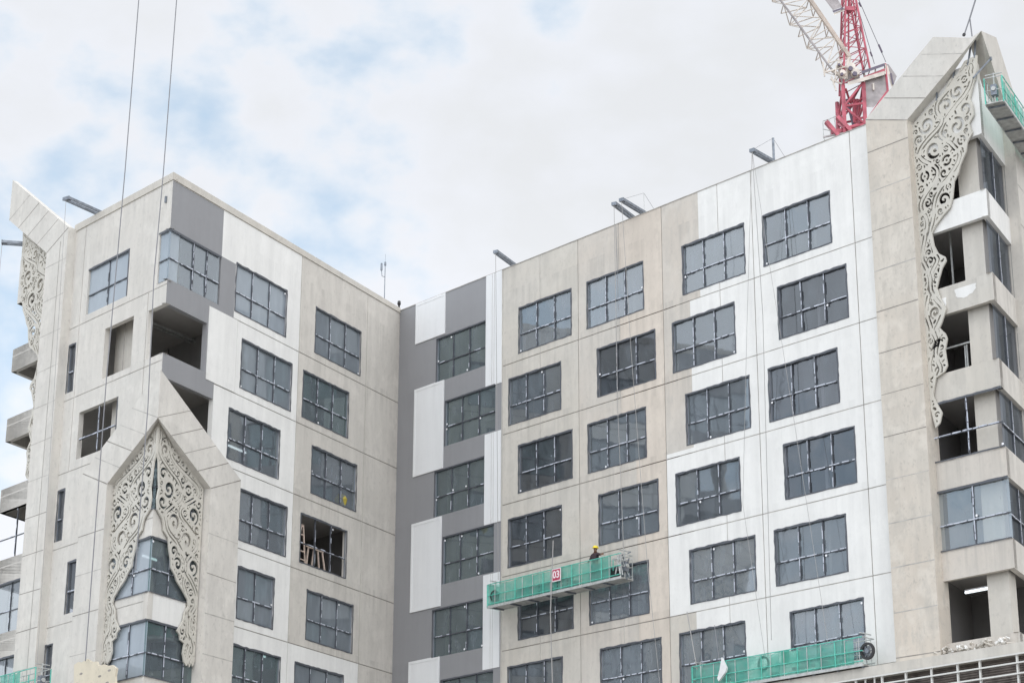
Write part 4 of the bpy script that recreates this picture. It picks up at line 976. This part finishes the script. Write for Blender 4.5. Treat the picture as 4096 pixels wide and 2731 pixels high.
rope([t2, FC.P(17.55, 28, 1.1), FC.P(17.5, 21.3, .8)], 0.013, 'rope from the left close outrigger down to the right end of the worker platform', 'rope_pale')
rope([t3, FC.P(18.5, 30, 1.1), FC.P(19.1, 20, .9), FC.P(19.6, 15, .8)], 0.012, 'rope from the right close outrigger slanting down the beige wall', 'rope_pale')
rope([t4, FC.P(26.4, 30, 1.0), FC.P(26.2, 16, 1.0)], 0.014, 'rope from the posted outrigger straight down to the lower green platform', 'rope_pale')
rope([t4, FC.P(26.7, 33, .9), FC.P(27.6, 26, .8), FC.P(29.0, 15.5, .8)], 0.009, 'rope slanting right across the white wall windows', 'rope_pale')
rope([t4, FC.P(25.4, 30, .9), FC.P(24.8, 22, .9), FC.P(25.9, 15.4, 1.1)], 0.009, 'bowed rope between the two white wall window columns', 'rope_pale')
rope([FC.P(21.4, 17.9, .9), FC.P(22.1, 15.3, 1.1)], 0.020, 'thick pale rope slanting to the left end of the lower platform', 'rope_pale')
rope([FC.P(22.6, 17.2, .5), FC.P(23.3, 15.4, 1.0)], 0.012, 'short dark rope slanting across the lowest left white wall window')
rope([FC.P(13.3, 22.4, 1.2), FC.P(13.2, 19.0, 1.3), FC.P(13.3, 13.5, 1.2)], 0.026, 'thick pale rope hanging in front of the worker platform beside the red sign', 'rope_pale')
rope([t5, FA.P(6.17, 16, 1.6)], 0.011, 'rope from the left end wall outriggers down to the lower left platform', 'rope_pale')
rope([t6, FA.P(14.35, 16, .9)], 0.011, 'rope from the far left outriggers down beside the corner', 'rope_pale')
rope([FC.P(16.6, 37.3, .12), FC.P(16.7, 33, .12)], 0.012, 'short rope down the top of the beige wall', 'rope')
# lifting sling at the right gable
ap = FKD.P(0.3, 39.3, 0.1)
mb = MB(); k0 = at_y(3879, 74, ap.y); mb.path([at_y(3920, -260, ap.y), at_y(3905, -10, ap.y), k0], 0.035, 'rope'); mb.path([k0, at_y(3856, 143, ap.y)], 0.03, 'rope'); mb.path([k0, at_y(3888, 146, ap.y)], 0.03, 'rope')
mb.disc(at_y(3856, 140, ap.y), (0, 1, 0), .07, .08, 'black_rubber', 8)
tag(mb.link('lifting_sling'), 'dark forked lifting sling holding the top of the right gable', 'sling')
# brace rod inside the right gable
mb = MB(); mb.tube(FD.P(.55, 38.55, .45), FKD.P(-.0, 37.45, .3), .04, 'galv'); mb.disc(FD.P(.55, 38.55, .47), (nB.x, nB.y, 0), .09, .06, 'galv', 8); mb.link('brace_rod', bl)

# roof edge small things ------------------------------------------------------
an = thing('weather_mast', 'thin pole with small wind sensors on the roof above the inner corner', 'mast', tuple(FB.P(1.0, 37.4, -.3)))
mb = MB(); mb.tube(FB.P(1.05, 35.9, -.35), FB.P(1.05, 39.9, -.35), .035, 'galv', .02); mb.link('pole', an)
mb = MB(); c_ = FB.P(1.05, 39.1, -.35); mb.path([c_, FB.P(1.35, 39.05, -.35), FB.P(1.42, 39.35, -.35)], .018, 'galv'); mb.tube(FB.P(1.42, 39.35, -.35), FB.P(1.42, 39.75, -.35), .06, 'galv', .05, 8); mb.tube(FB.P(1.05, 39.75, -.35), FB.P(1.05, 39.95, -.35), .06, 'galv', .05, 8); mb.tube(FB.P(1.05, 39.95, -.35), FB.P(1.05, 40.4, -.35), .008, 'galv'); mb.link('sensor', an)
vp_ = thing('vent_pipe', 'small dark hooked vent pipe at the inner roof corner', 'pipe', tuple(FB.P(-.05, 37.4, -.1)))
mb = MB(); pts = [FB.P(-.05, 37.3, -.1), FB.P(-.05, 37.75, -.1), FB.P(.0, 37.88, -.05), FB.P(.12, 37.9, 0.0)]; mb.path(pts, .055, 'black_rubber', 8); mb.link('pipe', vp_)
mb = MB(); mb.tube(FB.P(.1, 37.95, 0), FB.P(.16, 37.78, .03), .085, 'black_rubber', .1, 10); mb.link('cowl', vp_)
mb = MB(); mb.box(FA, .42, .52, 36.35, 36.65, 0.0, 0.08, 'galv'); mb.link('bracket', bl)

# plywood board on the rope
mb = MB(); pts = [(3.95, 15.72), (3.6, 15.8), (3.3, 15.74), (2.9, 15.84), (2.5, 15.66), (2.1, 15.62), (1.9, 15.4), (1.5, 15.42), (1.1, 15.3), (.8, 15.3), (.45, 15.12), (.52, 14.8), (.38, 14.2), (.9, 13.6), (3.9, 13.9), (3.84, 14.8)]
root = thing('plywood_board', 'pale plywood board with small holes hanging by a rope below the middle gable', 'board', tuple(FA.P(2.2, 13.9, 1.0)))
mb.prism([FA.P(x, z, 1.05) for x, z in pts], [FA.P(x, z, .95) for x, z in pts], 'plywood'); mb.link('sheet', root)
mb = MB()
for x, z in ((3.3, 15.25), (1.75, 14.95), (3.6, 14.85), (1.0, 15.1), (1.1, 14.6), (3.1, 14.5), (2.4, 14.7)): mb.prism([FA.P(x + .13 * math.cos(t_ * .785), z + .05 * math.sin(t_ * .785), 1.056) for t_ in range(8)], [FA.P(x + .13 * math.cos(t_ * .785), z + .05 * math.sin(t_ * .785), 1.04) for t_ in range(8)], 'joint')
mb.link('hole', root)

# inside the open window of the left wing: ladder, trestle; above it a yellow sack ----------
ld = thing('step_ladder', 'pale wooden step ladder leaning in an open window of the left wing', 'ladder', tuple(FB.P(8.4, 21.7, -.4)))
for a, b, o_ in (((8.72, 22.0), (8.32, 24.0), -.25), ((7.9, 22.0), (8.18, 24.0), -.25), ((8.72, 22.0), (8.42, 24.0), -.6), ((7.9, 22.0), (8.1, 24.0), -.6)):
    m1 = MB(); m1.bar(FB.P(*a, o_), FB.P(*b, o_), .06, .05, 'wood_pale'); m1.link('rail', ld)
for k in range(5):
    m1 = MB(); t_ = .15 + k * .2; m1.bar(FB.P(8.72 - .4 * t_, 22 + 2 * t_, -.27), FB.P(7.9 + .28 * t_, 22 + 2 * t_, -.27), .04, .05, 'wood_pale'); m1.link('rung', ld)
ts_ = thing('trestle', 'pale wooden trestle standing behind the open window beside the ladder', 'trestle', tuple(FB.P(7.0, 21.7, -.4)))
m1 = MB(); m1.bar(FB.P(7.75, 23.05, -.3), FB.P(6.3, 23.05, -.3), .09, .08, 'wood_pale'); m1.link('beam', ts_)
for a, b, o_ in (((7.75, 21.9), (7.6, 23.0), -.3), ((7.3, 21.9), (7.1, 23.0), -.3), ((6.55, 21.9), (6.75, 23.0), -.3), ((6.0, 21.9), (6.35, 23.0), -.3)):
    m1 = MB(); m1.bar(FB.P(*a, o_), FB.P(*b, o_), .06, .06, 'wood_pale'); m1.link('leg', ts_)
mb = MB(); c_ = FB.P(4.75, 25.95, -.35); prev = None
for k in range(8):
    a_ = -math.pi / 2 + k / 7 * math.pi; r_ = .3 * math.cos(a_) * (1 + .1 * math.sin(k * 2)) + .01; z_ = .42 * math.sin(a_)
    ring = [c_ + Vector((r_ * math.cos(t_ * math.pi / 6) * (1 + .1 * math.sin(3 * t_)), r_ * math.sin(t_ * math.pi / 6), z_)) for t_ in range(12)]
    if prev:
        for t_ in range(12): mb.face([prev[t_], prev[(t_ + 1) % 12], ring[(t_ + 1) % 12], ring[t_]], 'yellow_bag')
    prev = ring
tag(mb.link('sack', smooth=True), 'lumpy yellow sack behind a dark window of the left wing', 'sack')
for a_, b_, z_ in ((-3.6, -19.2, 31.9), (-3.2, -19.4, 31.85)):
    m1 = MB(); m1.tube(SK(a_, b_, z_), SK(a_ + .4, b_ + 5.5, z_), .06, 'galv_pale'); m1.link('service_pipe', bl)
for x in (2.75,):
    m1 = MB(); m1.tube(FKD.P(x, 28.8, -1.2), FKD.P(x, 32.05, -1.2), .045, 'galv_pale'); m1.link('prop', bl)
# pipe scaffold and props inside the right tower opening
pr = thing('pipe_frame', 'grey pipe frame standing inside the open corner room of the right tower', 'scaffold', tuple(FKD.P(2.0, 25.3, -.6)))
m1 = MB(); m1.tube(FKD.P(3.3, 26.75, -.5), FKD.P(1.1, 26.75, -.5), .04, 'galv_pale'); m1.link('rail', pr)
for x in (2.05, 1.95, 1.3, 1.2): 
    m1 = MB(); m1.tube(FKD.P(x, 25.3, -.5 - .1 * x), FKD.P(x, 26.75 - (0 if x > 1.9 else .35), -.5 - .1 * x), .035, 'galv_pale'); m1.link('post', pr)

# tower crane ------------------------------------------------------------------
YC = 150.0
K0 = lambda x, y, dy=0.0: at_y(3000 + x * .3827, y * .3827, YC + dy)
cn = thing('tower_crane', 'red and white luffing tower crane rising behind the right wing roof', 'crane', (K0(1090, 1300).x, YC, -1.6))
def truss(mb, a0, a1, b0, b1, n, r_, mat, rb=None, depth=1.7, matb=None, chords=True):
    """box truss: left chord a0-a1 and right chord b0-b1 (front), repeated at depth"""
    rb = rb or r_ * .45; matb = matb or mat; dv = Vector((0, depth, 0)); A = [a0.lerp(a1, i / n) for i in range(n + 1)]; B = [b0.lerp(b1, i / n) for i in range(n + 1)]
    for dd in (Vector((0, 0, 0)), dv):
        if chords: mb.tube(a0 + dd, a1 + dd, r_, mat); mb.tube(b0 + dd, b1 + dd, r_, mat)
        for i in range(n):
            mb.tube(A[i] + dd, B[i] + dd, rb, matb)
            if i % 2: mb.tube(A[i] + dd, B[i + 1] + dd, rb, matb)
            else: mb.tube(B[i] + dd, A[i + 1] + dd, rb, matb)
    for i in range(n):
        mb.tube(A[i], A[i] + dv, rb, matb); mb.tube(B[i], B[i] + dv, rb, matb)
        mb.tube(A[i] + (dv if i % 2 else dv * 0), A[i + 1] + (dv * 0 if i % 2 else dv), rb, matb); mb.tube(B[i] + (dv if i % 2 else dv * 0), B[i + 1] + (dv * 0 if i % 2 else dv), rb, matb)
mb = MB(); a = K0(985, 1330); b = K0(1205, 1290); a_g = Vector((a.x, a.y, -1.6)); b_g = Vector((b.x, b.y, -1.6)); truss(mb, a_g, a, b_g, b, 24, .13, 'crane_red', .06, 3.2); mb.link('mast', cn)
mb = MB(); truss(mb, K0(990, 1340), K0(972, 890), K0(1205, 1300), K0(1185, 860), 2, .17, 'crane_red', .10, 3.2)
mb.tube(K0(1080, 1310, 1), K0(1010, 1040, 1), .11, 'crane_dark'); mb.tube(K0(1090, 1290, 1), K0(1090, 1040, 1), .16, 'crane_red'); mb.tube(K0(1150, 900, 1), K0(1050, 1080, 1), .12, 'crane_red'); mb.tube(K0(1000, 930), K0(1050, 1080, 1), .1, 'crane_red')
mb.tube(K0(1185, 1020), K0(1090, 1090, 1), .1, 'crane_red'); mb.tube(K0(1185, 1230), K0(1100, 1250, 1), .09, 'crane_red'); mb.link('slewing_tower', cn)
mb = MB(); truss(mb, K0(978, 880), K0(1005, -160), K0(1255, 730), K0(1075, -160), 8, .09, 'crane_red', .035, 2.2)
mb.tube(K0(1030, 600, 1.2), K0(1030, -160, 1.2), .08, 'crane_red'); mb.tube(K0(1140, 500, 1), K0(1060, -160, 1), .07, 'crane_red'); mb.box(Fr((0, 0), (1, 0), (0, -1)), K0(1000, 60).x, K0(1085, 60).x, K0(0, 110).z, K0(0, 70).z, -YC - .5, -YC + .1, 'crane_red'); mb.link('a_frame', cn)
mb = MB(); truss(mb, K0(900, 790), K0(310 - 230, 0 - 320), K0(1040, 600), K0(620 - 210, -320), 9, .085, 'crane_white', .045, 1.6, chords=False)
mb.tube(K0(900, 790), K0(80, -320), .085, 'crane_grey'); mb.tube(K0(900, 790, 1.6), K0(80, -320, 1.6), .07, 'crane_white'); mb.tube(K0(1040, 600), K0(410, -320), .19, 'crane_beige'); mb.tube(K0(1040, 600, 1.6), K0(410, -320, 1.6), .10, 'crane_white')
mb.tube(K0(1040, 600), K0(1000, 830), .16, 'crane_white'); mb.tube(K0(860, 740), K0(1000, 830), .16, 'crane_white'); mb.tube(K0(1040, 600, 1.6), K0(1000, 830, 1.6), .14, 'crane_white')
for x, y, x2, y2 in ((760, 650, 780, 800), (780, 760, 1000, 700), (850, 800, 900, 950), (900, 700, 890, 860), (940, 640, 900, 700), (840, 830, 960, 880)): mb.tube(K0(x, y, -.2), K0(x2, y2, -.2), .07, 'crane_white')
mb.link('jib', cn)
FW = Fr((0, 0), (1, 0), (0, -1))
mb = MB()
for cx, cy, r_ in ((1050, 720, .34), (1095, 775, .34), (960, 780, .22), (930, 680, .18)): mb.disc(K0(cx, cy, -.1), (0, 1, 0), r_, .9, 'crane_white', 14); mb.disc(K0(cx, cy, -.6), (0, 1, 0), r_ * .55, .2, 'crane_dark', 12)
mb.prism([K0(920, 730), K0(1140, 740), K0(1150, 830), K0(960, 880)], [K0(920, 730, 2), K0(1140, 740, 2), K0(1150, 830, 2), K0(960, 880, 2)], 'crane_grey'); mb.link('winch', cn)
mb = MB()
def slab(pts, d0, d1, mat): mb.prism([K0(x, y, d0) for x, y in pts], [K0(x, y, d1) for x, y in pts], mat)
slab([(1190, 850), (1415, 770), (1440, 960), (1290, 1125), (1205, 1120)], 0, 2.8, 'crane_grey'); slab([(1020, 860), (1400, 745), (1405, 785), (1025, 895)], -.4, -.05, 'crane_white')
slab([(1165, 745), (1405, 662), (1412, 690), (1172, 775)], -.5, 3, 'crane_dark'); slab([(1190, 800), (1410, 715), (1410, 745), (1195, 830)], -.3, 0, 'crane_red')
for x0 in (1195, 1310, 1415): mb.tube(K0(x0, 860 - (x0 - 1190) * .36, -.2), K0(x0, 760 - (x0 - 1190) * .36, -.2), .06, 'crane_white')
mb.tube(K0(1205, 1290), K0(1440, 960), .14, 'crane_red'); mb.tube(K0(1440, 960), K0(1412, 670), .1, 'crane_red')
mb.box(FW, K0(1225, 0).x, K0(1240, 0).x, K0(0, 950).z, K0(0, 880).z, -YC + .05, -YC + .25, 'crane_white')
mb.link('machinery_deck', cn)
mb = MB(); slab([(1425, 670), (1450, 675), (1535, 800), (1500, 890), (1465, 860)], 0.2, 2.6, 'crane_grey'); slab([(1462, 770), (1480, 765), (1505, 885), (1485, 880)], -.1, .15, 'crane_dark'); slab([(1420, 690), (1440, 690), (1500, 890), (1480, 930)], 0.05, .18, 'crane_white'); mb.link('counterweight', cn)
mb = MB(); 
for p, q_ in (((1110, -60), (1420, 650)), ((1075, -100), (1300, 670))):
    mb.tube(K0(*p, .5), K0(*q_, .5), .03, 'rope')
mb.tube(K0(1345, 470, .4), K0(1380, 550, .4), .08, 'crane_dark'); mb.tube(K0(1140, 30, .4), K0(1160, 70, .4), .08, 'crane_dark'); mb.tube(K0(1258, 545, .4), K0(1275, 590, .4), .07, 'crane_dark'); mb.link('pendant', cn)
mb = MB(); slab([(760, -30), (900, -30), (965, 75), (865, 110)], 0, 1.5, 'crane_grey'); slab([(860, 115), (975, 78), (978, 95), (872, 135)], -.1, 1.6, 'crane_dark'); slab([(872, 140), (978, 100), (980, 115), (880, 160)], 0, 1.5, 'crane_white'); mb.link('service_platform', cn)
for p_, q_, w_, d_ in (((795, 1275), (920, 1420), .42, 0), ((910, 1225), (1050, 1370), .42, 0), ((850, 1400), (1215, 1290), .35, .4), ((880, 1395), (1215, 1305), .35, 2)):
    mb = MB(); mb.bar(K0(*p_, d_), K0(*q_, d_), w_, .3, 'crane_red'); mb.link('base_beam', cn)
mb = MB(); mb.bar(K0(765, 1435), K0(1000, 1390), .12, .12, 'crane_grey')
for p, q_ in (((760, 1270), (770, 1440)), ((880, 1215), (900, 1390)), ((760, 1270), (905, 1215)), ((760, 1350), (850, 1370)), ((765, 1435), (785, 1470)), ((830, 1240), (840, 1410))): mb.tube(K0(*p), K0(*q_), .035, 'galv_pale')
mb.link('catwalk', cn)
